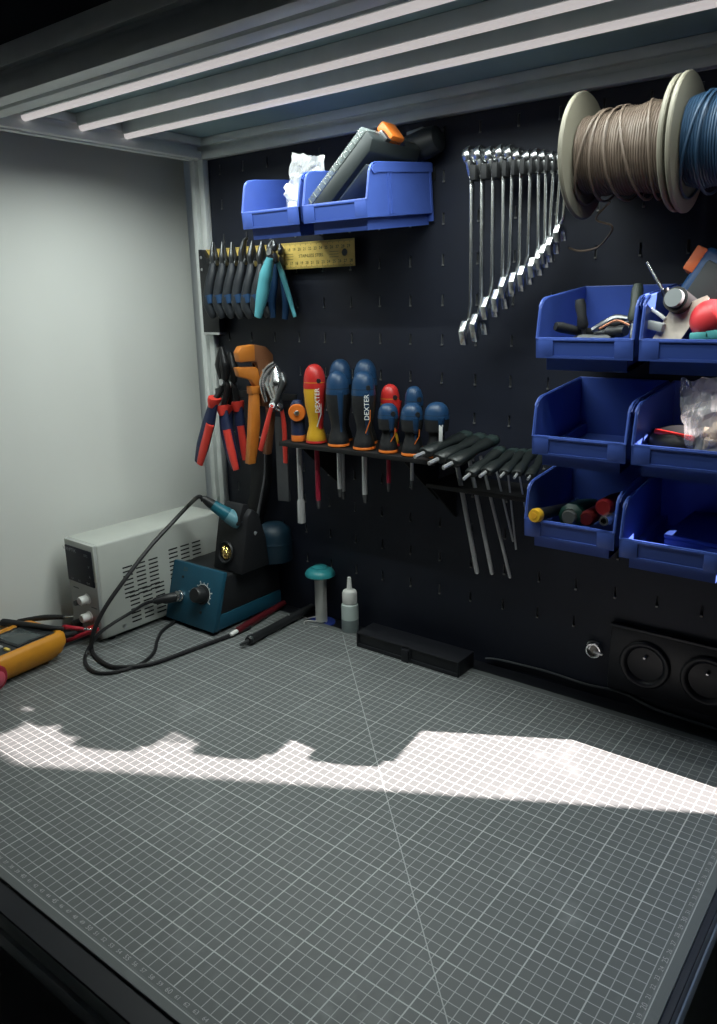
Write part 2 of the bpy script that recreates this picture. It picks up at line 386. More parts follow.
def bin_at(x, ztop_lip, label, group, first=[True]):
    o = bin0 if first[0] else copy_tree(bin0); first[0] = False
    o.location = (x, BY, ztop_lip-LIP); o.rotation_euler = (TILT, 0, 0); o['label'] = label; o['group'] = group
    return o
GB = 'blue bins hooked on the pegboard'
B3a = bin_at(.146, .449, 'blue plastic bin of black-handled tools, top of its column beside the wrenches', GB)
B3b = bin_at(.2515, .449, 'blue plastic bin filled with a red ball, papers and tools', GB)
B2a = bin_at(.146, .348, 'empty blue plastic bin between the black tools bin and the yellow-capped bin', GB)
B2b = bin_at(.2515, .348, 'blue plastic bin holding a bulging clear plastic bag', GB)
B1a = bin_at(.141, .256, 'lowest blue plastic bin with a yellow screwdriver cap poking out', GB)
B1b = bin_at(.2465, .251, 'lowest blue plastic bin with a small blue box lying inside', GB)
BTa = bin_at(-.261, .600, 'blue plastic bin with a crumpled clear bag above the pliers', GB)
BTb = bin_at(-.158, .600, 'blue plastic bin holding the black case above the yellow ruler', GB)
for o in (BTa, BTb): o.location.y = .380; o.scale = (.96, 1.09, 1)
# mounting rails of the bins
for z, x0, x1, lab in ((.497, .09, .31, 'black strip rail carrying the top blue bins by the spools'), (.396, .09, .31, 'black strip rail carrying the middle blue bins'), (.303, .09, .31, 'black strip rail carrying the lowest blue bins'), (.650, -.32, -.11, 'black strip rail carrying the bins above the pliers')):
    t = nb(); box(t, x0, x1, .5195, .5218, z-.016, z, .0004)
    tag(obj('bin_rail', t, mat('rail_black', (.005, .005, .006), .6), None), lab, 'rail', 'bin rails')

def in_bin(bn, v):                      # bin-local point -> world
    M = Matrix.Translation(bn.location) @ Matrix.Rotation(bn.rotation_euler.x, 4, 'X') @ Matrix.Diagonal((*bn.scale, 1)); return M @ Vector(v)

# contents: black-handled tools in the top bin by the wrenches
def mini_tool(bn, a, b_, label, hm=RUBBER, r=.0055, tip=True):
    A, Bv = in_bin(bn, a), in_bin(bn, b_)
    h = thing('hand_tool', label, 'hand tool', A, (0, 0, 0), 'tools lying in the bin beside the wrenches')
    d = Bv-A; t = nb(); L = d.length
    lathe(t, [(0, 0), (r*.8, 0), (r, .006), (r*.85, L*.35), (r*1.05, L*.55), (r*.7, L*.62), (0, L*.63)], 14, along((0, 0, 0), d))
    obj('grip', t, hm, h)
    if tip:
        t = nb(); rod(t, d*.6, d, .0022, .0014, 10); obj('shank', t, DSTEEL, h)
    return h
mini_tool(B3a, (-.034, .012, .044), (.010, .060, .024), 'black grip tool with its round end on the bin corner')
mini_tool(B3a, (-.016, .030, .068), (-.006, .022, .022), 'black grip tool standing up inside the bin')
mini_tool(B3a, (.034, .055, .078), (.040, .02, .025), 'dark green gripped tool leaning out of the bin', mat('dark_green_grip', (.02, .03, .024), .5), .006)
mini_tool(B3a, (-.012, .018, .030), (.044, .016, .030), 'grey-black tool lying along the bin lip', mat('grey_grip', (.06, .065, .07), .5))
mini_tool(B3a, (.000, .05, .040), (.042, .03, .046), 'dark tool lying over the others in the bin')
mini_tool(B3a, (.018, .075, .040), (-.020, .020, .030), 'slim black tool lying slantwise at the bottom of the bin', BLACK, .0045)
mini_tool(B3a, (.038, .012, .040), (.002, .030, .034), 'black ribbed tool pointing at the bin corner', BLACK, .006)
h = thing('cable_stripper', 'grey steel plier lying across the black tools in the bin', 'pliers', in_bin(B3a, (.004, .04, .036)))
t = nb(); limb(t, [(-.01, 0, 0), (.012, 0, .012), (.03, -.006, .012)], [.003, .0035, .002], 8); obj('blade', t, STEEL, h)
t = nb(); limb(t, [(-.006, -.004, -.004), (.014, -.004, .0), (.036, -.01, .004)], [.003, .0035, .002], 8); obj('blade', t, DSTEEL, h)
tag(obj('copper_wire', tube(nb(), smooth_path([in_bin(B3a, p) for p in ((.008, .022, .040), (.022, .03, .047), (.036, .028, .043))], 6), .0011, 6), mat('copper', (.7, .3, .18), .4, .6), None), 'short copper wire on the tools in the bin', 'wire')

# contents of the bin with the red ball
bn = B3b
tag(obj('red_ball', lathe(nb(), [(.0185*math.sin(math.pi*k/16), -.0185*math.cos(math.pi*k/16)) for k in range(17)], 28, T(P(711, 320, .412))), mat('red_gloss', (.75, .05, .06), .4), None), 'round red ball on top of the full blue bin', 'ball')
t = nb(); prism(t, [(-.017, -.022), (.006, -.024), (.018, .026), (.015, .028), (-.012, .008)], -.0008, .0008, 'xz')
for v in t.verts: v.co.y += .0025*math.sin(v.co.z*200)
bmesh.ops.transform(t, matrix=T(P(679, 321, .408)) @ RY(14) @ RX(-18), verts=t.verts)
tag(obj('paper_packet', t, mat('cream_paper', (.72, .64, .55), .8, noise=.12, nscale=120), None, 0), 'folded cream paper packet leaning on the bin lip', 'paper')
h = thing('black_cylinder_tool', 'black cylinder with a grey round cap sticking out of the bin', 'hand tool', P(686, 305, .425))
a = Vector((-.004, -.022, .006)); t = nb(); rod(t, (0, 0.02, -.006), a, .0115, .0115, 20); obj('barrel', t, BLACK, h)
t = nb(); rod(t, a*.98, a*1.2, .0090, .0085, 20); obj('cap', t, mat('grey_cap', (.20, .22, .23), .4), h)
h = thing('small_screwdriver', 'thin bright screwdriver blade pointing up out of the bin', 'screwdriver', P(668, 300, .430))
t = nb(); rod(t, (0, 0, 0), (-.024, .004, .036), .0018, .0016, 10); obj('shaft', t, CHROME, h)
t = nb(); rod(t, (.004, 0, -.008), (-.004, 0, .010), .004, .004, 12); obj('handle', t, BLACK, h)
tag(obj('white_tube', tube(nb(), smooth_path([P(649, 308, .412), P(657, 313, .410), P(665, 319, .408)], 5), .0018, 8), WHITEP, None), 'thin white tube lying inside the bin by the papers', 'tube')
t = nb(); box(t, -.009, .009, -.004, .004, -.004, .004, .001, T(P(655, 326, .405)) @ RZ(-10) @ RY(12))
tag(obj('terminal_block', t, mat('pale_grey_plastic', (.45, .47, .48), .5), None), 'small pale terminal block behind the bin lip', 'connector')
for k, (x, zz) in enumerate(((701, 336), (716, 334))):
    t = nb(); box(t, -.009, .009, -.006, .006, -.005, .004, .002, T(P(x, zz, .402)) @ RY(-8+14*k))
    tag(obj('teal_clip', t, mat('aqua_plastic', (.10, .42, .42), .45), None), ('small aqua plastic clip between the cream packet and the red ball', 'small aqua plastic clip directly below the red ball')[k], 'clip', 'aqua clips in the bin')
h = thing('blue_multi_tool', 'large blue and grey tool with an orange pad leaning in the bin', 'hand tool', P(709, 294, .478))
M = RY(28) @ RX(-12)
t = nb(); box(t, -.026, .036, -.014, .014, -.03, .038, .007, M, 3); obj('body', t, mat('blue_case', (.016, .07, .20), .45, noise=.05), h)
t = nb(); box(t, -.017, .03, -.0165, -.010, -.026, .026, .003, M); obj('grip_panel', t, mat('grey_panel', (.05, .06, .065), .6), h)
t = nb(); box(t, -.034, -.022, -.013, .008, .008, .034, .002, M); obj('pad', t, mat('salmon_orange', (.80, .20, .07), .45), h)

# clear bag in the middle bin
BAG = bpy.data.materials.new('clear_film'); BAG.use_nodes = True; nt = BAG.node_tree
b = nt.nodes['Principled BSDF']; b.inputs['Base Color'].default_value = (.85, .87, .88, 1); b.inputs['Roughness'].default_value = .22; b.inputs['Alpha'].default_value = .30; b.inputs['Coat Weight'].default_value = .5
def pouch(w, h, d, seed, mat_, name, M, parent=None, nu=20, nv=16, top_open=.35):
    rnd = random.Random(seed); t = nb(); import mathutils
    off = Vector((seed*3.1, seed*1.7, 0)); g = {}
    for s in (1, -1):
        for i in range(nu+1):
            for j in range(nv+1):
                u, v = i/nu*2-1, j/nv
                bulge = d*(max(0, 1-u*u)**.6)*(math.sin(math.pi*min(1, v*.9+.1))**.7 if v < .75 else (1-v)*2.4*top_open+.12)
                p = Vector((u*w*(1-.25*max(0, v-.6)), s*bulge, v*h))
                nz = mathutils.noise.noise_vector(p*70+off)
                p += nz*.0045+mathutils.noise.noise_vector(p*160+off)*.002
                g[s, i, j] = t.verts.new(p)
        for i in range(nu):
            for j in range(nv): t.faces.new((g[s, i, j], g[s, i+1, j], g[s, i+1, j+1], g[s, i, j+1]))
    bmesh.ops.transform(t, matrix=M, verts=t.verts)
    return obj(name, t, mat_, parent, 0)
bn = B2b
h = thing('clear_bag', 'clear plastic bag of pale parts bulging out of the blue bin', 'bag', in_bin(bn, (.024, .03, .010)))
pouch(.026, .088, .016, 3, BAG, 'film', RY(-12) @ RX(6), h)
t = nb(); rnd = random.Random(4)
for k in range(12):
    p = Vector((rnd.uniform(-.014, .014), rnd.uniform(-.008, .006), rnd.uniform(.014, .042)))
    box(t, -.006, .006, -.004, .004, -.004, .004, .0012, T(p) @ RX(rnd.uniform(0, 90)) @ RY(rnd.uniform(0, 90)))
o = obj('packed_parts', t, mat('pale_parts', (.62, .52, .40), .6, noise=.3, nscale=80), h); o['kind'] = 'stuff'
h = thing('black_pouch', 'black pouch with a red zip strip lying in the bin beside the clear bag', 'pouch', in_bin(bn, (-.020, .05, .012)))
t = nb(); lathe(t, [(.03*math.sin(math.pi*k/10), -.017*math.cos(math.pi*k/10)) for k in range(11)], 20, T(0, 0, .014)); obj('shell', t, RUBBER, h)
t = nb(); box(t, -.02, .02, -.022, -.018, .022, .027, .001, RZ(-5) @ RY(6)); obj('zip_strip', t, RED, h)
tag(obj('red_bit', box(nb(), -.003, .003, -.002, .002, -.002, .002, .0008, T(in_bin(B2a, (.028, .09, .014)))), RED, None), 'tiny red part on the floor of the empty bin', 'part')

# lowest left bin: driver handles seen end-on
bn = B1a
h = thing('yellow_cap_driver', 'screwdriver lying in the lowest bin with its yellow round end outward', 'screwdriver', in_bin(bn, (-.036, -.003, .040)))
d = Vector((.008, .09, -.008)); t = nb(); lathe(t, [(0, -.002), (.0068, -.002), (.0078, .001), (.0078, .006), (.0062, .008), (0, .008)], 20, along((0, 0, 0), d)); obj('end_cap', t, YELLOW, h)
t = nb(); rod(t, d*.08, d*.75, .0068, .006, 16); obj('handle', t, BLACK, h)
t = nb(); lathe(t, [(0, -.0026), (.0032, -.0026), (.0036, -.0015)], 16, along((0, 0, 0), d)); obj('cap_ring', t, mat('amber', (.6, .3, .02), .4), h)
h = thing('green_grip_driver', 'fat dark green ribbed driver handle inside the lowest bin', 'screwdriver', in_bin(bn, (-.006, .016, .036)))
t = nb(); d = Vector((.004, .08, -.004)); lathe(t, [(0, -.001), (.007, -.001), (.0085, .001), (.0085, .004)], 20, along((0, 0, 0), d)); obj('end_plate', t, mat('smoke_grey', (.07, .075, .075), .4), h)
t = nb(); lathe(t, [(.0095, .002), (.0145, .006), (.0150, .03), (.012, .06), (0, .062)], 10, along((0, 0, 0), d)); obj('handle', t, mat('deep_green', (.006, .035, .028), .45), h)
for k, (x, y, z, rr, lab) in enumerate(((603, 508, .404, .0092, 'dark red driver handle end-on in the lowest bin'), (586, 519, .408, .0085, 'maroon driver handle low in the lowest bin'))):
    h = thing('red_grip_driver', lab, 'screwdriver', P(x, y, z)); d = Vector((-.003, .08, -.002))
    t = nb(); lathe(t, [(0, 0), (rr*.8, 0), (rr, .003), (rr, .03), (rr*.7, .06), (0, .06)], 16, along((0, 0, 0), d)); obj('handle', t, mat('dark_red%d' % k, (.22-.1*k, .012, .014), .4), h)
h = thing('chrome_socket', 'chrome socket resting on the lip of the lowest bin', 'socket', P(604, 521, .388)); d = Vector((0, 1, 0))
t = nb(); lathe(t, [(.0028, .002), (.0032, -.001), (.0050, -.001), (.0056, .001), (.0056, .016), (0, .016)], 18, along((0, 0, 0), d)); obj('shell', t, CHROME, h)
t = nb(); lathe(t, [(0, .003), (.0030, .003)], 6, along((0, 0, 0), d)); obj('bore', t, BLACK, h)
# small blue box in the last bin
h = thing('blue_box', 'small flat blue box with embossed lid lying in the lowest bin', 'box', in_bin(B1b, (.014, .040, .008)), (TILT, 0, math.radians(-6)))
t = nb(); box(t, -.033, .030, 0, .08, 0, .016, .002); obj('case', t, mat('blue_case2', (.04, .085, .33), .45), h)
t = nb(); box(t, -.0335, .0305, -.0005, .0805, .0155, .021, .002); obj('lid', t, mat('blue_case2', (.04, .085, .33), .45), h)

# bag and case in the two upper bins
h = thing('parts_bag', 'crumpled clear zip bag of white parts standing in the upper bin', 'bag', in_bin(BTa, (.012, .045, .010)))
pouch(.030, .084, .014, 5, BAG, 'film', RY(12) @ RX(4), h)
t = nb(); rnd = random.Random(9)
for k in range(14):
    p = Vector((rnd.uniform(-.020, .016), rnd.uniform(-.008, .006), rnd.uniform(.016, .050)))
    box(t, -.007, .007, -.005, .005, -.004, .004, .001, T(p) @ RX(rnd.uniform(0, 90)) @ RY(rnd.uniform(0, 90)))
o = obj('packed_parts', t, mat('white_parts', (.78, .78, .74), .6, noise=.1, nscale=80), h); o['kind'] = 'stuff'
a0 = P(306, 205, .386); a1 = P(364, 126, .386); Ld = (a1-a0); LL = Ld.length; ang = math.degrees(math.atan2(Ld.z, Ld.x))
h = thing('tool_case', 'black case with clear lid and orange latch tilted in the upper bin', 'case', a0, (0, -math.radians(ang), 0))
t = nb(); prism(t, [(0, -.021), (.004, -.025), (LL-.012, -.025), (LL, -.018), (LL, -.006), (0, -.006)], 0, .098, 'xz', .002); obj('base', t, mat('case_black', (.022, .028, .030), .45, noise=.08), h)
t = nb(); prism(t, [(0, -.006), (LL, -.006), (LL-.003, .003), (.003, .003)], 0, .098, 'xz', .0015)
lid = obj('lid', t, mat('smoky_clear', (.26, .30, .30), .2, alpha=.5, coat=.5), h)
t = nb()
for k in range(11): box(t, LL*.06+k*LL*.084, LL*.06+k*LL*.084+.0013, -.0005, .0005, -.005, .0022)
obj('lid_rib', t, mat('rib_grey', (.2, .22, .22), .4), lid); COL.objects[-1]['kind'] = 'stuff'
t = nb(); box(t, .012, LL-.028, .010, .080, -.0268, -.0245, .0006); obj('label_plate', t, mat('slate_label', (.20, .235, .25), .5, noise=.1), h)
t = nb(); box(t, LL-.003, LL+.009, .030, .056, -.018, .006, .0025); obj('latch', t, ORANGE, h)
t = nb(); box(t, LL-.002, LL+.004, .024, .062, -.018, -.004, .001); obj('latch_seat', t, DSTEEL, h)
h = thing('black_roll', 'black rounded pack lying behind the tilted case against the board', 'pack', P(430, 142, .500))
t = nb(); lathe(t, [(0, -.05), (.012, -.048), (.017, -.04), (.0175, 0.0), (.015, .012), (.008, .016), (0, .017)], 20, RY(78)); obj('body', t, mat('pack_black', (.014, .017, .02), .5), h)
t = nb(); box(t, -.030, -.006, -.004, .004, .014, .019, .001, RY(-8)); obj('clear_tab', t, mat('smoky_clear2', (.3, .34, .34), .2), h)

# ------------------------------------------------------------------ wire spools
def spool(xl, xr, yc, zc, rf, rw0, rw1, wirecol, label, cat, seed, parentgroup):
    r = thing('wire_spool', label, cat, (xl, yc, zc), group=parentgroup)
    FL = mat('spool_cream', (.145, .135, .105), .6, noise=.05, nscale=25); Wd = xr-xl
    for x0 in (0, Wd):
        t = nb(); d = 1 if x0 == 0 else -1
        lathe(t, [(.008, 0), (rf-.0012, 0), (rf, .0012), (rf, .0033), (rf-.0012, .0045), (.008, .0045), (.008, 0)], 56, T(x0) @ RY(90*d)); obj('flange', t, FL, r, 40)
    t = nb(); lathe(t, [(rw0*.8, .004), (rw0*.8, Wd-.004)], 40, RY(90)); obj('core', t, FL, r)
    rnd = random.Random(seed); t = nb(); n = 34; rw = .0013; pts = []
    for layer in range(2):
        for k in range(n*18):
            a = 2*math.pi*k/18; u = k/(n*18)
            if layer: u = 1-u
            x = .0058+u*(Wd-.0116)+rnd.uniform(-.0002, .0002)
            rad = (rw0+(rw1-rw0)*u)+.0016*layer+.0010*math.sin(u*23+seed)+.0005*math.sin(a+u*9)
            pts.append((x, rad*math.cos(a), rad*math.sin(a)))
    tube(t, pts, rw, 5); obj('wound_wire', t, mat('wire_'+wirecol[0], wirecol[1], .5, noise=.15, nscale=90), r, 60)
    t = nb()
    for k in range(5):                                   # loose outer turns lying slantwise
        u0 = .12+.15*k+rnd.uniform(0, .05); sl = rnd.uniform(.03, .12); pp = []
        for i in range(41):
            a = 2*math.pi*i/40; u = u0+sl*math.sin(a+k)
            sag = .004*max(0, -math.sin(a))*(1.6 if k == 0 else 1)
            rad = (rw0+(rw1-rw0)*u)+.0042+sag; pp.append((max(.006, min(Wd-.006, u*Wd)), rad*math.cos(a), rad*math.sin(a)))
        tube(t, pp, rw, 6)
    o = obj('loose_turns', t, mat('wire_'+wirecol[0], wirecol[1], .5), r, 60); o['kind'] = 'stuff'
    return r
SY, SZ = .432, .6235
spool(.1165, .2125, SY, SZ, .0585, .0335, .0385, ('tan', (.095, .070, .054)), 'cream spool wound with brown wire hanging beside the wrenches', 'wire spool', 3, 'wire spools on the axle')
spool(.2155, .3135, SY, SZ, .0600, .0365, .0385, ('blue', (.012, .036, .075)), 'cream spool wound with blue wire next to the brown wire spool', 'wire spool', 5, 'wire spools on the axle')
ax = thing('spool_axle', 'steel axle rod on brackets carrying the two wire spools', 'axle', (.104, SY, SZ))
t = nb(); rod(t, (.005, 0, 0), (.226, 0, 0), .005, seg=16); obj('rod', t, STEEL, ax)
for x in (.0085, .219):
    t = nb(); prism(t, [(-.008, -.008), (-.004, -.011), (.0885, -.020), (.0885, .020), (-.004, .009), (-.008, .006)], x-.0015, x+.0015, 'yz'); obj('bracket', t, BLACK, ax, 0)
w0 = [P(598, 222, .440), P(612, 226, .440), P(607, 238, .450), P(596, 248, .470), P(580, 251, .490), P(569, 248, .500)]
tag(obj('wire_tail', tube(nb(), smooth_path([Vector((.150, .428, .5790)), P(596, 219, .436)]+w0[1:], 8), .0011, 6), mat('wire_tan', (.095, .070, .054), .5), None), 'loose brown wire end curling below the spool', 'wire')

# ------------------------------------------------------------------ combination wrenches on a rack
tops = [(472, 152), (482.5, 151), (493.5, 151), (504, 149), (513, 149), (521.5, 152), (531, 153), (539, 152), (546.5, 153), (554.5, 154), (561.5, 155), (567, 156)]
bots = [(470.5, 344), (481, 337), (491.5, 319), (502, 311), (508.5, 298), (518.5, 293), (527, 286), (537.5, 277), (544, 269), (548, 263.5), (554.5, 255), (562, 242)]
WY = .478
rk = thing('wrench_rack', 'black slotted rack holding the row of chrome wrenches', 'rack', (0, 0, 0))
ra, rb_ = P(474, 172, WY), P(568, 170, WY)
t = nb(); box(t, ra.x-.006, rb_.x+.010, WY+.004, WY+.012, ra.z-.008, ra.z+.006, .001); obj('bar', t, BLACK, rk)
for x in (ra.x+.012, rb_.x-.01):
    t = nb(); box(t, x-.004, x+.004, WY+.010, .5215, ra.z-.006, ra.z+.004, .0008); obj('bracket', t, BLACK, rk)
for i in range(11):
    xa = P(*tops[i], WY).x; xb = P(*tops[i+1], WY).x
    t = nb(); box(t, xa+.0030, xb-.0030, WY-.010, WY+.006, ra.z-.010, ra.z+.006, .0008); obj('tooth', t, RUBBER, rk)
names = ['longest', 'second longest', 'third longest', 'fourth longest', 'fifth longest', 'sixth longest', 'sixth shortest', 'fifth shortest', 'fourth shortest', 'third shortest', 'second shortest', 'shortest']
for i in range(12):
    a = P(*tops[i], WY); c = P(*bots[i], WY); L = a.z-c.z; k = L/.22
    ho = .0150*(.38+.62*k); wr = thing('combination_wrench', '%s chrome combination wrench hanging in the rack' % names[i], 'wrench', (a.x, WY, a.z), (0, 0, math.radians(-6)), group='chrome wrenches in a row')
    lean = c.x-a.x
    th = .0036*(.6+.4*k)
    t = nb()                                            # ring end, cranked, seen edge-on
    R1, R2 = ho*.72, ho*.42; prof = [(R2, -th*1.25), (R1*.93, -th*1.25), (R1, -th*.9), (R1, th*.9), (R1*.93, th*1.25), (R2, th*1.25), (R2, -th*1.25)]
    lathe(t, prof, 24, T(-.0022, 0, -.004) @ RY(90-16)); obj('ring_end', t, CHROME, wr, 40)
    t = nb(); prism(t, [(-R1*.80, -.004-R1*.55), (R1*.80, -.004-R1*.55), (.0042*(.55+.45*k), -.004-R1*2.1), (-.0042*(.55+.45*k), -.004-R1*2.1)], -th*.95, th*.75, 'yz', .0006, T(-.0012, 0, 0) @ RY(-6)); obj('neck', t, CHROME, wr, 30)
    t = nb(); z1, z0 = -.004-R1*.8, -(L-ho*2.0); n = 10; pts = []; 
    for s in range(n+1):
        u = s/n; z = z1+(z0-z1)*u; off = -.0022+(.0026*math.sin(min(1, u*8)*math.pi/2)) + lean*u - (.003*max(0, (u-.9)*10))
        pts.append((off, 0, z))
    tube(t, pts, .0035, 10, radii=[.0042*(.55+.45*k)]*(n+1), squash=.55*(1), up=(0, 1, 0)); obj('shank', t, CHROME, wr, 50)
    t = nb(); g = ho*.52                               # open jaw, turned 15 degrees
    jaw = [(-ho*.45, ho*1.0), (ho*.45, ho*1.0), (ho*1.02, ho*.30), (ho*1.0, -ho*.95), (g+.0008, -ho*1.05), (g, -ho*.15), (g*.5, ho*.2), (-g*.5, ho*.2), (-g, -ho*.15), (-g-.0008, -ho*.95), (-ho*1.0, -ho*.85), (-ho*1.02, ho*.30)]
    prism(t, jaw, -th*1.15, th*1.15, 'yz', .0006, T(lean-.003, 0, -(L-ho*1.0)) @ RX(14)); obj('open_end', t, CHROME, wr, 30)

# ------------------------------------------------------------------ carpenter's square
sq = thing('carpenter_square', 'carpenter square with yellow printed blade and black stock on the pegboard', 'square', (-.531, .5105, .572))
t = nb(); prism(t, [(.003, -.036), (.300, -.036), (.300, 0), (.003, 0)], -.0012, 0, 'xz'); blade = obj('blade', t, mat('brushed_yellow', (.85, .62, .17), .42, .0, noise=.08, nscale=60), sq, 0)
t = nb()
for n in range(3, 30):
    add_text(t, str(n), .0058, T(.0+.01*n, -.0014, -.0095) @ RX(90)); add_text(t, str(n-1), .0058, T(.004+.01*n, -.0014, -.0285) @ RX(90))
for n in range(2, 148):
    l = .0045 if n % 5 == 0 else .0028
    box(t, .002*n+.0025-.0002, .002*n+.0025+.0002, -.0015, -.0013, -l, -.0004); box(t, .002*n+.0025-.0002, .002*n+.0025+.0002, -.0015, -.0013, -.0356, -.036+l)
add_text(t, 'STAINLESS STEEL', .0062, T(.222, -.0014, -.0190) @ RX(90))
for dz in (-.0155, -.0190, -.0225): 
    for x0, x1 in ((.172, .188), (.256, .272)): box(t, x0, x1, -.0015, -.0013, dz-.0002, dz+.0002)
o = obj('printed_scale', t, mat('print_black', (.02, .018, .012), .6), blade, 0); o['kind'] = 'stuff'
t = nb(); lathe(t, [(0, 0), (.0048, 0)], 20, T(.283, -.0015, -.0175) @ RX(90)); obj('hang_hole', t, BLACK, sq)
t = nb(); prism(t, [(-.003, -.128), (.035, -.128), (.035, -.040), (.003, 0), (-.003, 0)], -.012, 0, 'xz', .0012); obj('stock', t, BLACK, sq)
t = nb(); box(t, -.0036, .0356, -.0125, .0004, -.1305, -.1265, .0006); obj('end_cap', t, STEEL, sq)
for z in (-.012, -.030):
    t = nb(); lathe(t, [(.0024, 0), (.002, .0008), (0, .001)], 14, T(.003+.0, -.0122, z) @ RX(90)); obj('rivet', t, STEEL, sq)

# ------------------------------------------------------------------ small pliers hung side by side
GRIP = mat('grip_black', (.018, .022, .028), .55, noise=.15, nscale=60)
GRB = mat('grip_blue', (.012, .05, .13), .5)
def small_pliers(label, top, bot, y, jaw_kind, group):
    a, c = P(*top, y), P(*bot, y); L = a.z-c.z
    r = thing('mini_pliers', label, 'pliers', a, (0, 0, math.radians(10)), group)
    # local frame: handles spread along y
    for s in (-1, 1):
        pts = [(0, s*.004, -.032), (.001, s*.0085, -.045), (-.0025, s*.012, -.062), (-.0065, s*.0145, -.088), (-.0015, s*.0115, -L+.006), (.0005, s*.0105, -L)]
        t = nb(); limb(t, pts, [.0052, .0070, .0078, .0074, .0070, .0045], 10, squash=.85, up=(1, 0, 0)); h = obj('grip', t, GRIP, r, 60)
        t = nb(); tube(t, [(-.0050, s*.0135, -L+.034), (-.0038, s*.013, -L+.028), (-.0028, s*.0125, -L+.022)], 0, 12, radii=[.0080, .0081, .0079], squash=.87, up=(1, 0, 0)); obj('blue_band', t, GRB, h, 60)
        t = nb()
        if jaw_kind == 0: limb(t, [(0, s*.003, -.034), (0, s*.0045, -.020), (0, s*.0015, 0)], [.0038, .0042, .0012], 8)
        elif jaw_kind == 1: limb(t, [(0, s*.003, -.034), (0, s*.006, -.020), (.001, s*.001, -.004), (.001, 0, .002)], [.004, .0046, .003, .001], 8)
        else: limb(t, [(0, s*.003, -.034), (0, s*.0045, -.018), (.004, s*.002, -.002), (.010, s*.0015, .004)], [.0038, .0038, .0024, .0012], 8)
        obj('jaw', t, DSTEEL, r, 60)
    t = nb(); lathe(t, [(0, -.0055), (.0042, -.0055), (.0042, .0055), (0, .0055)], 14, T(0, 0, -.030) @ RY(90)); obj('pivot', t, STEEL, r)
    return r
labs = ['black-gripped mini pliers with blue band next to the aluminium post', 'black-gripped mini pliers, second from the aluminium post', 'black-gripped mini pliers, third from the aluminium post', 'black-gripped bent-nose mini pliers, fourth from the aluminium post', 'black-gripped mini pliers, fifth from the aluminium post', 'black-gripped mini pliers touching the cyan handle']
for i in range(6):
    small_pliers(labs[i], (213+9.6*i, 242-1.6*(i == 3)), (209.5+9.4*i, 318), .483, (0, 0, 0, 2, 1, 1)[i], 'black mini pliers in a row')
prl = thing('plier_rail', 'black rail on the pegboard carrying the mini pliers', 'rail', (0, 0, 0))
pa = P(208, 262, .500); pbx = P(270, 262, .5)
t = nb(); box(t, pa.x, pbx.x, .4965, .501, pa.z-.004, pa.z+.006, .0008); obj('bar', t, BLACK, prl)
for x in (pa.x+.02, pbx.x-.02):
    t = nb(); box(t, x-.003, x+.003, .5, .5215, pa.z-.002, pa.z+.004); obj('bracket', t, BLACK, prl)
def spread_pliers(label, jawtop, pivot, hl, hr, y, m, rad, jawm=DSTEEL, name='pliers', group=None, dy=0.0, nose=.0035, collar=None, inlay=None, rad2=None, cat='pliers', ys=None):
    # pliers hanging head up; hl / hr = list of pixel points for each handle, y = distance plane (near handle, far handle)
    pv = P(*pivot, y); r = thing(name, label, cat, pv, group=group); J = P(*jawtop, y)-pv
    for k, hp in enumerate((hl, hr)):
        yy = ys[k] if ys else y+(dy if k else -dy)
        pts = [P(px, py, yy)-pv for px, py in hp]
        s = -1 if k == 0 else 1
        rd = rad2 if (k and rad2) else rad
        t = nb(); limb(t, pts, rd, 12, squash=.7, up=(1, 0, 0)); h = obj('handle', t, m, r, 60)
        if inlay:
            t = nb(); q = [p+Vector((.0062 if k == 0 else .0050, -.0040, -.002)) for p in pts[1:]]; limb(t, q, [x*.72 for x in rad[1:]], 10, squash=.6, up=(1, 0, 0)); obj('inlay', t, inlay, h, 60)
        if collar:
            t = nb(); d = (pts[1]-pts[0]).normalized(); lathe(t, [(0, -.006), (rad[0]*1.45, -.006), (rad[0]*1.5, -.002), (rad[0]*1.05, .010), (0, .011)], 16, along(pts[0], pts[0]+d), squash=.75); obj('collar', t, collar, h)
        t = nb(); limb(t, [pts[0], Vector((s*.004, s*.002, -.010)), Vector((-s*.003, 0, .006))], [.0045, .0055, .0055], 8); limb(t, [Vector((-s*.003, 0, .004)), J*.5+Vector((-s*.0045, 0, 0)), J+Vector((-s*.001, 0, 0))], [.0058, nose*1.5, nose*.5], 8); obj('jaw', t, jawm, r, 60)
    t = nb(); lathe(t, [(0, -.007), (.005, -.007), (.0055, -.005), (.0055, .005), (.005, .007), (0, .007)], 16, RX(90)); obj('pivot', t, STEEL, r)
    return r
CYAN = mat('cyan_grip', (.10, .40, .47), .45, noise=.04)
spread_pliers('cyan-handled side cutters with spread handles below the yellow ruler', (273, 240), (272, 252), [(270, 258), (266, 275), (262, 296), (258, 317)], [(276, 258), (282, 274), (289, 296), (295, 317)], .478, CYAN, [.0055, .0108, .0100, .0062], rad2=[.0035, .0045, .0042, .0030], ys=(.458, .490))
spread_pliers('navy-handled small pliers between the cyan handles', (279, 244), (278, 256), [(276, 264), (274, 285), (272, 302), (273, 318)], [(280, 264), (284, 282), (286, 302), (285, 319)], .500, GRB, [.004, .0065, .0065, .005], dy=.004)

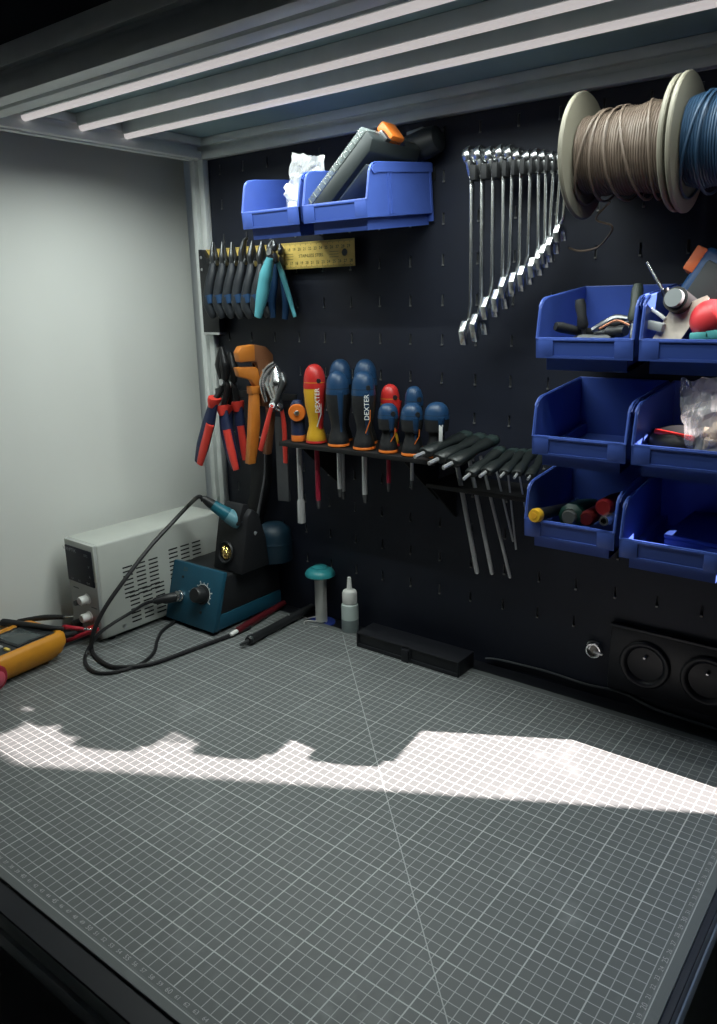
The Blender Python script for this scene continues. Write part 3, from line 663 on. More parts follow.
# ------------------------------------------------------------------ second row of pliers
OXIDE = mat('black_oxide', (.022, .022, .024), .35, .5)
HRED = mat('handle_red', (.72, .055, .04), .4, noise=.05)
spread_pliers('cable cutters with navy and red handles beside the aluminium post', (221, 347), (224, 382), [(214, 401), (209, 422), (203, 445), (199, 462)], [(223, 409), (226, 428), (231, 450), (236, 468)], .470, NAVYR, [.0080, .0115, .0120, .0085], jawm=OXIDE, name='cable_cutters', collar=HRED, inlay=HRED, ys=(.455, .470), nose=.006)
spread_pliers('side cutters with navy and red handles behind the orange wire stripper', (230, 352), (232, 384), [(229, 408), (228, 428), (230, 448), (233, 462)], [(238, 405), (240, 424), (243, 444), (245, 458)], .492, NAVYR, [.0080, .0105, .0110, .0085], jawm=OXIDE, name='side_cutters', collar=HRED, inlay=HRED, ys=(.488, .494), nose=.006)
# orange wire stripper: flat tool standing out from the board, jaws toward the room
OB = mat('stripper_orange', (.50, .165, .022), .42, noise=.06); OD = mat('stripper_orange_shaded', (.16, .062, .025), .5, noise=.06)  # darker orange holds the shade over the body and rear handle
c0 = P(264, 348, .480)
ws = thing('wire_stripper', 'orange plastic wire stripper with square jaws hanging between the pliers', 'wire stripper', c0, (0, 0, math.radians(-14)))
t = nb(); prism(t, [(-.052, -.004), (-.046, .004), (-.020, .006), (0, .002), (.012, -.01), (.014, -.05), (.008, -.09), (-.012, -.088), (-.016, -.050), (-.010, -.034), (-.020, -.020), (-.050, -.018)], -.008, .008, 'yz', .002); obj('body', t, OD, ws, 30)
t = nb(); prism(t, [(-.0525, -.004), (-.0465, .0045), (-.022, .0065), (-.022, -.0185), (-.0505, -.0185)], -.0085, .0085, 'yz', .002); obj('upper_jaw', t, OB, ws, 30)
ws.scale = (.92, .92, .97)
t = nb(); prism(t, [(-.056, -.026), (-.020, -.027), (-.008, -.040), (-.010, -.062), (-.022, -.058), (-.030, -.046), (-.052, -.040)], -.007, .007, 'yz', .002); obj('lower_jaw', t, OB, ws, 30)
t = nb(); prism(t, [(-.020, -.018), (.002, -.016), (.004, -.06), (-.012, -.064)], -.0095, -.0075, 'yz'); prism(t, [(-.020, -.018), (.002, -.016), (.004, -.06), (-.012, -.064)], .0075, .0095, 'yz'); obj('cheek_plate', t, OD, ws, 0)
t = nb(); prism(t, [(-.030, -.066), (-.016, -.066), (-.018, -.120), (-.030, -.176), (-.044, -.176), (-.036, -.120)], -.007, .007, 'yz', .002); obj('front_handle', t, OB, ws, 30)
t = nb(); prism(t, [(-.032, -.056), (-.014, -.056), (-.015, -.068), (-.032, -.068)], -.0085, .0085, 'yz', .0015); obj('handle_collar', t, OB, ws, 30)
t = nb(); prism(t, [(.010, -.04), (.016, -.05), (.012, -.11), (.002, -.165), (-.010, -.165), (.000, -.11), (-.002, -.05)], -.006, .006, 'yz', .002); obj('rear_handle', t, OD, ws, 30)
t = nb(); lathe(t, [(0, 0), (.004, 0), (.003, .0015), (0, .0018)], 14, T(.0095, -.006, -.052) @ RY(90)); obj('pivot', t, STEEL, ws)
# chrome slip-joint pliers with red dipped handles
sp_ = spread_pliers('chrome slip-joint pliers with slim red dipped handles', (274, 364), (276, 402), [(272, 405), (268, 420), (264, 436), (260.5, 450)], [(281, 405), (284, 425), (285, 445), (285.5, 463)], .470, HRED, [.0030, .0042, .0045, .0040], jawm=CHROME, name='slip_joint_pliers', ys=(.450, .478), nose=.010)
t = nb(); J = P(270, 380, .462)-Vector(sp_.location); limb(t, [P(266, 402, .462)-Vector(sp_.location), P(262, 385, .46)-Vector(sp_.location), P(266, 371, .46)-Vector(sp_.location), P(275, 363, .465)-Vector(sp_.location)], [.003, .0045, .006, .004], 10); obj('upper_jaw', t, CHROME, sp_, 60)
t = nb(); limb(t, [P(275, 405, .462)-Vector(sp_.location), P(280, 392, .46)-Vector(sp_.location), P(284, 382, .46)-Vector(sp_.location), P(282, 373, .465)-Vector(sp_.location)], [.003, .004, .005, .003], 10); obj('lower_jaw', t, DSTEEL, sp_, 60)
# flat grey bar tool
fb = thing('steel_bar_tool', 'flat grey steel bar hanging below the chrome pliers', 'hand tool', P(281, 425, .502))
t = nb(); prism(t, [(-.012, .012), (.008, .012), (.012, -.050), (.012, -.120), (-.012, -.122), (-.012, -.06)], -.002, .002, 'xz', .0006); obj('bar', t, mat('satin_grey', (.10, .105, .115), .5, .2, noise=.06), fb, 0)
t = nb(); box(t, -.026, -.019, -.002, .002, -.018, .030, .0008, RY(8)); obj('lever', t, mat('pale_steel', (.42, .44, .44), .4, .3), fb)
# long black sheath with a bright edge
sh = thing('tool_sheath', 'long black tapered sheath hanging behind the soldering iron stand', 'sheath', P(262, 446, .505))
a = Vector((0, 0, 0)); e = P(240, 556, .490)-P(262, 446, .505)
t = nb(); prism(t, [(-.016, .012), (.018, .012), (.013, -.06), (e.x+.014, e.z), (e.x-.018, e.z), (-.028, -.08)], -.006, .006, 'xz', .002); obj('body', t, mat('sheath_black', (.005, .005, .007), .6), sh)
t = nb(); limb(t, [(.013, -.007, .014), (.012, -.009, -.040), (.0, -.009, -.085), (-.012, -.009, -.125), (-.014, -.009, -.138)], [.0008, .0012, .0018, .0034, .0010], 8); obj('bright_edge', t, mat('grey_edge', (.22, .22, .24), .4, .3), sh)
t = nb(); limb(t, [(-.012, -.010, .014), (.0, -.012, .018), (.012, -.008, .012), (.016, -.004, -.004)], [.0012]*4, 8); obj('wire_clip', t, STEEL, sh)
for k, (x0, x1, y0) in enumerate(((216, 296, 392),)):
    pa = P(x0, y0, .51); pe = P(x1, y0, .51); r = thing('tool_hook_rail', 'black hook rail carrying the larger pliers and stripper', 'rail', (0, 0, 0))
    t = nb(); box(t, pa.x, pe.x, .508, .513, pa.z-.004, pa.z+.006, .0008); obj('bar', t, BLACK, r)
    for x in (pa.x+.03, pe.x-.03):
        t = nb(); box(t, x-.003, x+.003, .512, .5215, pa.z-.002, pa.z+.004); obj('bracket', t, BLACK, r)

# ------------------------------------------------------------------ screwdriver rack
RKZ = P(337, 446, .452).z
RKM = mat('rack_black', (.005, .005, .006), .6)
SHAFT = mat('bright_shaft', (.62, .63, .64), .28, .6)
ra, rb_ = P(291, 449, .46).x, P(446, 449, .46).x
rack = thing('screwdriver_rack', 'narrow black shelf rack holding the row of screwdrivers', 'rack', (0, 0, RKZ))
t = nb(); box(t, ra, rb_, .436, .5215, -.0025, 0, .0006); obj('shelf', t, RKM, rack)
t = nb(); box(t, ra, rb_, .4345, .4362, -.006, .0003, .0005); obj('front_edge', t, RKM, rack)
for x in (ra+.04, rb_-.05):
    t = nb(); prism(t, [(.435, -.0036), (.5215, -.0036), (.5215, -.075)], x-.001, x+.001, 'yz'); obj('gusset', t, RKM, rack, 0)
def screwdriver(label, px, ptop, y, length_px, hr, kind, shaft_m, shaft_r, text=False, two_tone=True, tipm=None, stripe=True, hole=True):
    a = P(px, ptop, y); H = a.z-RKZ-.0008
    r = thing('screwdriver', label, 'screwdriver', (a.x, y, RKZ+.0008), (0, 0, math.radians(38)), 'screwdrivers in the rack')
    cap_m, body_m, foot_m = {'vde': (RED, YELLOW, YELLOW), 'blue': (NAVY, RUBBER, RUBBER)}[kind]
    prof = [(0, 0), (hr*.80, 0), (hr*.92, .004), (hr*.84, .012), (hr*.62, .024), (hr*.66, .034), (hr*.90, H*.48), (hr*1.0, H*.66), (hr*.97, H*.78)]
    t = nb(); lathe(t, prof, 26); h = obj('handle', t, body_m, r, 70)
    n = 8; cp = [(hr*.97*math.cos(k/n*math.pi/2)**.8, H*.775+(H*.225)*math.sin(k/n*math.pi/2)) for k in range(n)]+[(0, H)]
    t = nb(); lathe(t, [(hr*1.005, H*.70)]+[(hr*1.005, H*.74)]+cp, 26); cap = obj('end_cap', t, cap_m, r, 70)
    if hole:
        t = nb(); lathe(t, [(0, 0), (.0032, 0), (.0035, -.002)], 16, T(.006, -hr*.93, H*.80) @ RX(90)); obj('hang_hole', t, BLACK, cap)
    col = {'vde': RED, 'blue': ORANGE}[kind]
    t = nb(); lathe(t, [(hr*.82, .0), (hr*.95, .0008), (hr*.95, .0035), (hr*.86, .005)], 26); obj('collar', t, col, r, 60)
    # coloured spine with lettering on the side turned to the room
    t = nb(); spn = []
    for s in range(15):
        u = s/14; z = .020+u*(H*.74-.020); 
        for (r0, z0), (r1, z1) in zip(prof[1:], prof[2:]):
            if z0 <= z <= z1: rr = r0+(r1-r0)*(z-z0)/(z1-z0)
        spn.append((.0045 if kind == 'vde' else .0035, -rr*1.0+(.0050+.0030*u if kind == 'vde' else .0026), z))
    tube(t, spn, .0042, 8, radii=[(.0040 if kind == 'vde' else .0022)+(.0045 if kind == 'vde' else .0028)*(s/14) for s in range(15)], up=(0, 1, 0), squash=1.0 if kind == 'blue' else 1.35); obj('spine', t, {'vde': RED, 'blue': NAVY}[kind], h, 70)
    if stripe:
        t = nb(); tube(t, [(.0085, -hr*.80, H*.52), (.0080, -hr*.76, H*.38), (.0020, -hr*.70, H*.22)], .0007, 6); obj('stripe', t, ORANGE if kind == 'blue' else WHITEP, h)
    if text:
        t = nb(); add_text(t, 'DEXTER', .0092, T(.0040, -hr*.98-.0030, H*.56) @ RX(90-2) @ RZ(90), .0002); obj('lettering', t, WHITEP, h, 0)
    L = length_px
    if L:
        z1 = P(px, L, y).z-RKZ
        t = nb(); rod(t, (0, 0, 0), (0, 0, z1+.012), shaft_r, shaft_r, 14); obj('shaft', t, shaft_m, r)
        t = nb(); rod(t, (0, 0, z1+.013), (0, 0, z1), shaft_r*.95, shaft_r*.6, 14); obj('tip', t, tipm or DSTEEL, r)
    return r
MAG = mat('red_insulation', (.30, .012, .035), .4)
screwdriver('large red and yellow insulated screwdriver in the rack', 314, 364, .455, 508, .0158, 'vde', MAG, .0036, text=True)
screwdriver('large blue and black screwdriver beside the yellow one, front row', 337, 371, .452, 497, .0160, 'blue', SHAFT, .0034, stripe=False, hole=False)
screwdriver('large blue-capped screwdriver behind the one beside the yellow handle', 340, 359, .487, 499, .0165, 'blue', SHAFT, .0034, hole=False)
screwdriver('large blue and black screwdriver with white lettering and orange stripe', 363, 371, .452, 503, .0160, 'blue', SHAFT, .0036, text=True)
screwdriver('large blue-capped screwdriver behind the lettered one', 365, 359, .487, 0, .0165, 'blue', SHAFT, .0034, hole=False)
screwdriver('short blue and black screwdriver in front of the small red one', 388, 403, .450, 492, .0135, 'blue', MAG, .0028)
screwdriver('small red and yellow insulated screwdriver, rear row', 390, 384, .487, 0, .0130, 'vde', MAG, .0028)
screwdriver('short blue and black screwdriver with chrome shaft beside the hex keys', 412, 403, .450, 490, .0145, 'blue', SHAFT, .0024)
screwdriver('small blue-capped screwdriver, rear row beside the small red one', 414, 386, .487, 0, .0125, 'blue', SHAFT, .0026)
k = screwdriver('short dark screwdriver with a white label strip beside the hex keys', 437, 402, .458, 0, .0158, 'blue', SHAFT, .0026, stripe=False, hole=False)
t = nb(); box(t, .001, .0055, -.0166, -.0150, .020, .043, .0004); obj('label_strip', t, WHITEP, k)
# nut driver with orange cross end
q = P(299, 449, .452); nd = thing('nut_driver', 'slim navy nut driver with an orange cross knob and long chrome shaft', 'nut driver', (q.x, .452, RKZ+.0008), (0, 0, math.radians(38)))
t = nb(); lathe(t, [(0, .0), (.0095, 0), (.0100, .004), (.0100, .052), (.006, .058), (0, .059)], 22); obj('handle', t, NAVYR, nd)
t = nb(); lathe(t, [(.0096, 0), (.0104, .0008), (.0104, .008), (.0100, .009)], 22); obj('collar', t, ORANGE, nd)
t = nb(); lathe(t, [(.0100, 0), (.0118, .001), (.0125, .005), (.0112, .009), (0, .0095)], 26, T(0, -.006, .042) @ RX(90)); kn = obj('cross_knob', t, ORANGE, nd)
t = nb(); lathe(t, [(.0042, .009), (.0042, .011), (.003, .0122), (0, .0124)], 6, T(0, -.006, .042) @ RX(90)); obj('bolt_head', t, STEEL, kn)
z1 = P(302, 523, .452).z-RKZ
t = nb(); rod(t, (0, 0, 0), (0, 0, z1+.030), .0040, .0040, 16); obj('shaft', t, SHAFT, nd)
t = nb(); lathe(t, [(.004, z1+.036), (.0056, z1+.032), (.0060, z1), (.003, z1)], 18); obj('socket_tip', t, SHAFT, nd)

# ------------------------------------------------------------------ T-handle hex keys
TG = mat('hex_handle', (.007, .0100, .0100), .42, noise=.1); TGC = mat('hex_cap', (.016, .028, .027), .4)
keys = [((424, 453), (470, 434), None, 1.0, 'beside the short dark screwdriver'), ((438, 459), (484, 436), None, 1.0, 'second from the screwdriver rack'), ((452, 463), (496, 438), (461, 486, 477, 572), 1.0, 'with thick shaft, third from the screwdriver rack'), ((470, 474), (503, 448), (475, 488, 492, 573), .8, 'with long shaft, fourth from the screwdriver rack'), ((486, 472), (517, 450), (489, 491, 510, 577), .8, 'with the lowest reaching shaft'), ((504, 473), (525, 450), (501, 490, 513, 541), .65, 'with thin shaft crossing its neighbour'), ((517, 474), (534, 450), (510, 492, 516, 549), .65, 'with thin upright shaft beside the bins'), ((530, 476), (545, 454), (522, 490, 526, 512), .6, 'smallest, touching the blue bin')]
hexr = thing('hex_key_rack', 'black wall holder carrying the T-handle hex keys', 'rack', (0, 0, 0))
ha, hb = P(440, 478, .49), P(545, 478, .49)
t = nb(); box(t, ha.x, hb.x, .455, .5215, ha.z-.006, ha.z, .0008); obj('shelf', t, RKM, hexr)
t = nb(); prism(t, [(.458, ha.z-.006), (.5215, ha.z-.006), (.5215, ha.z-.06)], ha.x+.004, ha.x+.007, 'yz'); obj('gusset', t, RKM, hexr, 0)
for i, (n_, f_, shf, kk, lab) in enumerate(keys):
    a = P(*n_, .420); c = P(*f_, .500 if i < 3 else .485); 
    r = thing('hex_key', 'black T-handle hex key %s' % lab, 'hex key', a, group='T-handle hex keys')
    d = c-a; L = d.length; M = along((0, 0, 0), d); w_ = .0115*kk
    t = nb(); pr = [(0, 0), (w_*.75, 0), (w_, .003), (w_*.95, L*.3), (w_*.70, L*.5), (w_*.95, L*.7), (w_*.9, L-.006), (w_*.55, L), (0, L)]
    lathe(t, pr, 16, M, squash=.62); obj('handle', t, TG, r, 50)
    t = nb(); lathe(t, [(w_*.95, L*.80), (w_*.99, L*.82), (w_*.96, L-.007), (w_*.92, L-.0055)], 16, M, squash=.64); obj('cap_band', t, TGC, r, 50)
    t = nb(); rod(t, -d.normalized()*.016*kk, (0, 0, 0), .0026*kk, .0026*kk, 6); obj('short_arm', t, SHAFT, r, 0)
    if shf:
        p1, p2 = P(shf[0], shf[1], .468)-a, P(shf[2], shf[3], .468)-a; rr = (.0030, .0026, .0020, .0013, .0012, .0011)[i-2]
        p0 = p1+(p1-p2).normalized()*.045
        t = nb(); rod(t, p0, p2, rr, rr, 6); obj('shaft', t, SHAFT, r, 0)
        t = nb(); lathe(t, [(0, -rr), (rr*.8, -rr*.6), (rr, 0), (rr*.8, rr*.6), (0, rr)], 10, T(p2)); obj('ball_tip', t, STEEL, r)

# ------------------------------------------------------------------ power sockets, lock, cable along the board foot
so = thing('double_socket', 'black double wall socket with round earthed outlets on the pegboard', 'socket', (0, .5215, 0))
c1, c2 = P(644, 666.5, .512), P(707, 681, .512); zc = (c1.z+c2.z)/2
SKM = mat('socket_black', (.007, .008, .013), .42)
t = nb(); box(t, c1.x-.044, c2.x+.044, -.0065, 0, zc-.043, zc+.043, .0015); plate = obj('plate', t, SKM, so)
t = nb(); box(t, c1.x-.044, c2.x+.044, -.0090, -.0060, zc+.0405, zc+.0445, .001); obj('top_bead', t, SKM, so)
for k, cc in enumerate((c1, c2)):
    t = nb(); lathe(t, [(.0265, 0), (.0285, .0008), (.0300, .0030), (.0285, .0048), (.0270, .0050), (.0235, .0040), (.0215, .0010), (.0205, -.002), (.0195, -.004), (0, -.0045)], 44, T(cc.x, -.0065, zc) @ RX(90)); ou = obj('outlet', t, SKM, so, 50)
    t = nb()
    lathe(t, [(.0024, -.0042), (.0024, .004), (.0015, .0055), (0, .006)], 14, T(cc.x, -.0065, zc+.010) @ RX(90)); obj('earth_pin', t, CHROME, ou)
    t = nb()
    for sx in (-1, 1): lathe(t, [(0, -.0040), (.0026, -.0040), (.0029, -.0043)], 14, T(cc.x+sx*.0095, -.0065, zc-.001) @ RX(90))
    obj('pin_hole', t, mat('hole_black', (.001, .001, .001), .9), ou)
q = P(593, 651, .512)
lk = thing('cam_lock', 'small round chrome fitting with a lever on the pegboard by the sockets', 'lock', (q.x, .5215, q.z))
t = nb(); lathe(t, [(.0098, 0), (.0102, .006), (.0095, .010), (.0078, .0102), (.0072, .007), (.0072, .004), (0, .004)], 30, RX(90)); obj('ring', t, CHROME, lk)
t = nb(); lathe(t, [(0, .0062), (.0055, .0062), (.006, .004)], 20, RX(90)); obj('barrel', t, mat('bronze_grey', (.25, .24, .22), .4, .6), lk)
t = nb(); box(t, .001, .013, -.012, -.0095, -.0012, .0014, .0005, RY(6)); obj('lever', t, STEEL, lk)
t = nb(); limb(t, [(-.009, -.007, .005), (-.006, -.008, .0105), (0.001, -.007, .0118), (.006, -.006, .0105)], [.0010]*4, 6); obj('spring', t, STEEL, lk)
tag(obj('board_cable', tube(nb(), smooth_path([Vector((-.02, .5175, .006)), P(500, 660, .5185), P(545, 671, .5185), P(585, 684, .5185), P(620, 692, .5185), P(655, 709, .517), P(700, 724, .515), Vector((.33, .514, .0025))], 8), .0016, 8), mat('dark_cable', (.05, .055, .062), .5), None), 'thin dark cable running along the foot of the pegboard', 'cable')

# ------------------------------------------------------------------ low black box on the back of the mat
bxs = thing('hinged_box', 'long low black box with two recessed panels on the mat edge', 'box', (-.199, .4555, .0))
BB = mat('box_black', (.009, .010, .014), .45)
t = nb(); box(t, 0, .172, .002, .042, 0, .0215, .001); obj('case', t, BB, bxs)
for x0, x1 in ((0, .082), (.092, .172)):
    t = nb(); box(t, x0, x1, .000, .004, .0, .0055, .0006); box(t, x0, x1, .000, .004, .0205, .0225, .0006); box(t, x0, x0+.003, 0, .004, .004, .0215, .0006); box(t, x1-.003, x1, 0, .004, .004, .0215, .0006); obj('panel_frame', t, BB, bxs)
t = nb(); box(t, .081, .093, -.003, .006, .0, .019, .0012); obj('clasp', t, BB, bxs)
t = nb(); box(t, .0, .172, .001, .042, .0213, .0230, .0006); obj('lid', t, BB, bxs)

# ------------------------------------------------------------------ dropper bottle, solder reel
bt = thing('dropper_bottle', 'small translucent bottle with a white nozzle cap by the pegboard', 'bottle', (-.2435, .4975, -.003))
FR = mat('frosted_plastic', (.52, .60, .58), .35, noise=.03)
t = nb(); lathe(t, [(0, 0), (.0118, 0), (.0132, .0015), (.0132, .042), (.0126, .0455), (.0095, .048), (.0095, .050), (0, .050)], 30); obj('body', t, FR, bt)
t = nb(); lathe(t, [(.0133, .0015), (.01335, .003), (.01335, .022), (.0133, .0225)], 30); obj('liquid', t, mat('liquid_grey', (.20, .24, .245), .3), bt)
t = nb(); lathe(t, [(.0108, .0475), (.0114, .049), (.0114, .064), (.0100, .0675), (.0048, .069), (.0042, .070), (.0030, .086), (.0026, .0888), (0, .089)], 30); obj('nozzle_cap', t, WHITEP, bt)
sr = thing('solder_reel', 'reel of solder wire with a teal domed top next to the dropper bottle', 'solder reel', (-.3015, .4975, -.003))
t = nb(); lathe(t, [(0, .0), (.0215, 0), (.0220, .0012), (.0215, .0025), (.0, .0028)], 36); obj('foot_disc', t, mat('blue_disc', (.02, .04, .22), .4), sr)
t = nb(); lathe(t, [(.0215, .080), (.0235, .081), (.0237, .0835), (.0215, .088), (.0165, .0915), (.0120, .0925), (.0115, .0945), (.0085, .0960), (.003, .0968), (0, .0968)], 36); lathe(t, [(0, .080), (.0215, .080)], 36); obj('domed_top', t, mat('teal_cap', (.03, .26, .29), .35, coat=.3), sr)
t = nb(); tube(t, [(.0088*math.cos(2*math.pi*k/14), .0088*math.sin(2*math.pi*k/14), .0035+.0765*k/(14*44)) for k in range(14*44)], .00095, 5); obj('solder_wire', t, mat('solder', (.6, .6, .58), .35, .5), sr, 60)
t = nb(); lathe(t, [(.0080, .002), (.0080, .081)], 20); obj('core', t, DSTEEL, sr)
t = nb(); tube(t, smooth_path([(-.008, -.004, .01), (-.021, -.010, .006), (-.030, -.004, .003), (-.040, -.002, .0015)], 6), .0008, 6); tube(t, smooth_path([(-.004, -.009, .005), (-.018, -.018, .005), (-.012, -.026, .002), (.010, -.022, .0035)], 6), .0008, 6); o = obj('loose_end', t, mat('solder_bright', (.6, .6, .58), .3, .6), sr); o['kind'] = 'stuff'

# ------------------------------------------------------------------ laboratory power supply
PW, PD, PH = .080, .236, .148
ps = thing('power_supply', 'pale grey bench power supply with dark display standing by the wall', 'power supply', (-.5125, .243, 0), (0, 0, math.radians(-1.5)))
PSM = mat('pale_enamel', (.46, .48, .45), .55, noise=.03, nscale=30); PSF = mat('grey_front', (.34, .355, .35), .5, noise=.03)
t = nb(); box(t, -PW, 0, .003, PD, .006, .006+PH, .004, seg=3); obj('case', t, PSM, ps)
t = nb(); box(t, -PW+.002, -.0015, -.001, .006, .007, .005+PH, .002); fr = obj('front_bezel', t, PSF, ps)
t = nb(); box(t, -PW+.002, -.0015, -.0016, .003, .096, .005+PH, .002); obj('upper_bezel', t, PSM, ps)
t = nb(); box(t, -PW+.005, -.006, -.0030, .0, .088, .144, .001); dsp = obj('display', t, mat('display_black', (.008, .010, .022), .5, spec=.3), ps)
t = nb(); add_text(t, 'WANPTEK', .0075, T(-.062, -.0034, .1385) @ RX(90)); add_text(t, 'KPS', .006, T(-.019, -.0034, .136) @ RX(90)); add_text(t, 'V', .006, T(-.014, -.0034, .119) @ RX(90)); add_text(t, 'A', .006, T(-.014, -.0034, .104) @ RX(90))
for x in (-.062, -.043, -.020): add_text(t, 'C.V' if x < -.05 else ('C.C' if x < -.03 else 'OUT'), .0042, T(x, -.0034, .0925) @ RX(90))
o = obj('display_print', t, mat('print_pale', (.35, .38, .42), .5), dsp, 0); o['kind'] = 'stuff'
for z in (.066, .038):
    t = nb(); lathe(t, [(0, .017), (.0068, .017), (.0078, .0155), (.0080, .003), (.0098, .001), (.0098, 0)], 22, T(-.030, -.001, z) @ RX(90) @ Matrix.Scale(.85, 4)); kn = obj('knob', t, WHITEP, ps)
    t = nb(); box(t, -.066, -.052, -.0014, -.0009, z+.011, z+.0125); box(t, -.022, -.008, -.0014, -.0009, z-.012, z-.0108); obj('printed_mark', t, mat('mark_dark', (.05, .055, .06), .6), fr, 0)
t = nb(); lathe(t, [(.0045, 0), (.0042, .004), (.002, .0045), (0, .0045)], 14, T(-.062, -.001, .052) @ RX(90)); obj('terminal', t, DSTEEL, ps)
for x, m_ in ((-.060, BLACK), (-.020, RED)):
    t = nb(); lathe(t, [(.007, 0), (.007, .010), (.005, .012), (0, .012)], 18, T(x, -.001, .020) @ RX(90)); obj('terminal', t, m_, ps)
VM = mat('vent_black', (.012, .013, .013), .8)
for (y0, z0, rows) in ((.052, .060, 8), (.138, .066, 8), (.060, .018, 8)):
    for c in range(3):
        for rI in range(rows):
            y = y0+c*.0235; z = z0+rI*.0068
            t = nb(); box(t, -.0008, .0004, y-.0085, y+.0085, z-.0011, z+.0011, 0, None); 
            obj('vent_slot', t, VM, ps, 0)
for y, z in ((.038, .016), (.216, .015), (.232, .092)):
    t = nb(); lathe(t, [(.0032, 0), (.0030, .001), (.0015, .0018), (0, .0018)], 14, T(0, y, z) @ RY(90)); obj('screw', t, STEEL, ps)
for x in (-PW+.012, -.012):
    for y in (.02, PD-.02):
        t = nb(); lathe(t, [(0, 0), (.006, 0), (.007, .0065), (0, .0065)], 14, T(x, y, 0)); obj('foot', t, RUBBER, ps)

# ------------------------------------------------------------------ soldering station with iron stand
stn = thing('soldering_station', 'blue fronted soldering station with a round dial beside the power supply', 'soldering station', (-.452, .357, 0))
SB = mat('station_blue', (.008, .066, .11), .5, noise=.06, nscale=40)
hw = .056
t = nb(); prism(t, [(0.004, .006), (.150, .006), (.150, .030), (.008, .030)], -hw, hw, 'yz', .002); obj('base', t, SB, stn, 30)
t = nb(); prism(t, [(.009, .030), (.150, .030), (.146, .088), (.026, .088)], -hw+.001, hw-.001, 'yz', .002); obj('housing', t, BLACK, stn, 30)
t = nb(); prism(t, [(-.002, .006), (.008, .006), (.034, .094), (.025, .096)], -hw-.001, hw+.001, 'yz', .0018); fp = obj('front_panel', t, SB, stn, 30)
fn = Vector((0, -.088, .027)).normalized()
def on_front(x, z): return Vector((x, -.002+(z-.006)*.30, z))
q = on_front(.020, .056)
t = nb(); lathe(t, [(.0150, 0), (.0148, .003), (.0125, .004), (.0118, .016), (.0100, .018), (0, .018)], 26, along(q, q+fn)); obj('dial', t, BLACK, stn)
t = nb()
for k in range(11):
    a = math.radians(-30+k*24); v = q+Vector((.0185*math.cos(a), .0185*math.sin(a)*.27, .0185*math.sin(a)*.96)); M = along(v, v+fn)
    box(t, -.0007, .0007, -.0007, .0007, 0, .0007, 0, M)
    if k in (0, 2, 4, 6):
        v = q+Vector((.021*math.cos(a), .021*math.sin(a)*.27, .021*math.sin(a)*.96)); lathe(t, [(0, .0007), (.0012, .0005)], 8, along(v, v+fn))
ring = [q+fn*.0004+Vector((.0165*math.cos(a), .0165*math.sin(a)*.27, .0165*math.sin(a)*.96)) for a in [math.radians(-35+k*9) for k in range(20)]]
tube(t, ring, .0005, 5); o = obj('dial_scale', t, mat('scale_white', (.6, .62, .62), .5), fp, 0); o['kind'] = 'stuff'
qj = on_front(-.028, .045)
t = nb(); lathe(t, [(.0088, 0), (.0088, .003), (.0072, .0034), (.0072, .006), (.0080, .0065), (.0080, .009), (.006, .010), (0, .010)], 20, along(qj, qj+fn)); obj('jack', t, CHROME, stn)
t = nb(); v = on_front(-.030, .074); lathe(t, [(.0022, 0), (.0020, .0012), (0, .0014)], 12, along(v, v+fn)); v = on_front(.022, .030); lathe(t, [(.0022, 0), (.0020, .0012), (0, .0014)], 12, along(v, v+fn)); o = obj('indicator', t, BLACK, fp); o['kind'] = 'stuff'
t = nb(); add_text(t, 'ZD', .008, Matrix.Translation(on_front(-.026, .086)+fn*.0006) @ RX(73)); obj('maker_mark', t, mat('mark_brown', (.10, .10, .07), .6), fp, 0)
for x in (-.045, .045):
    for y in (.012, .138):
        t = nb(); lathe(t, [(0, 0), (.006, 0), (.007, .007), (0, .007)], 14, T(x, y, 0)); obj('foot', t, RUBBER, stn)
# iron stand on top
isd = thing('iron_stand', 'black soldering iron stand with brass wool cleaner on the blue station', 'iron stand', (-.414, .408, .0882))
isd.scale = (.82, .9, .88)
ISM = mat('stand_black', (.009, .0095, .012), .6, noise=.1)
t = nb(); prism(t, [(-.004, 0), (.066, 0), (.060, .055), (.046, .100), (.030, .112), (.018, .100), (.008, .055)], -.036, .042, 'yz', .004); obj('block', t, ISM, isd, 35)
t = nb(); prism(t, [(.004, .085), (.020, .122), (.036, .116), (.030, .08)], -.020, .030, 'yz', .004); obj('iron_cradle', t, ISM, isd, 35)
fn2 = Vector((.0, -.98, .2)).normalized(); q = Vector((-.002, .0035, .033))
t = nb(); lathe(t, [(.0185, 0), (.0200, .004), (.0185, .006), (.0155, .004), (.0150, -.004), (0, -.004)], 30, along(q, q+fn2)); obj('cleaner_rim', t, BLACK, isd)
t = nb(); rnd = random.Random(2); M = along(q, q+fn2); pp = []
for k in range(150):
    a = rnd.uniform(0, 6.283); rr = .0135*math.sqrt(rnd.random()); pp.append(M @ Vector((rr*math.cos(a), rr*math.sin(a), rnd.uniform(-.003, .0035))))
tube(t, smooth_path(pp, 4), .00055, 4); o = obj('brass_wool', t, mat('brass', (.72, .52, .20), .25, .9), isd, 60); o['kind'] = 'stuff'
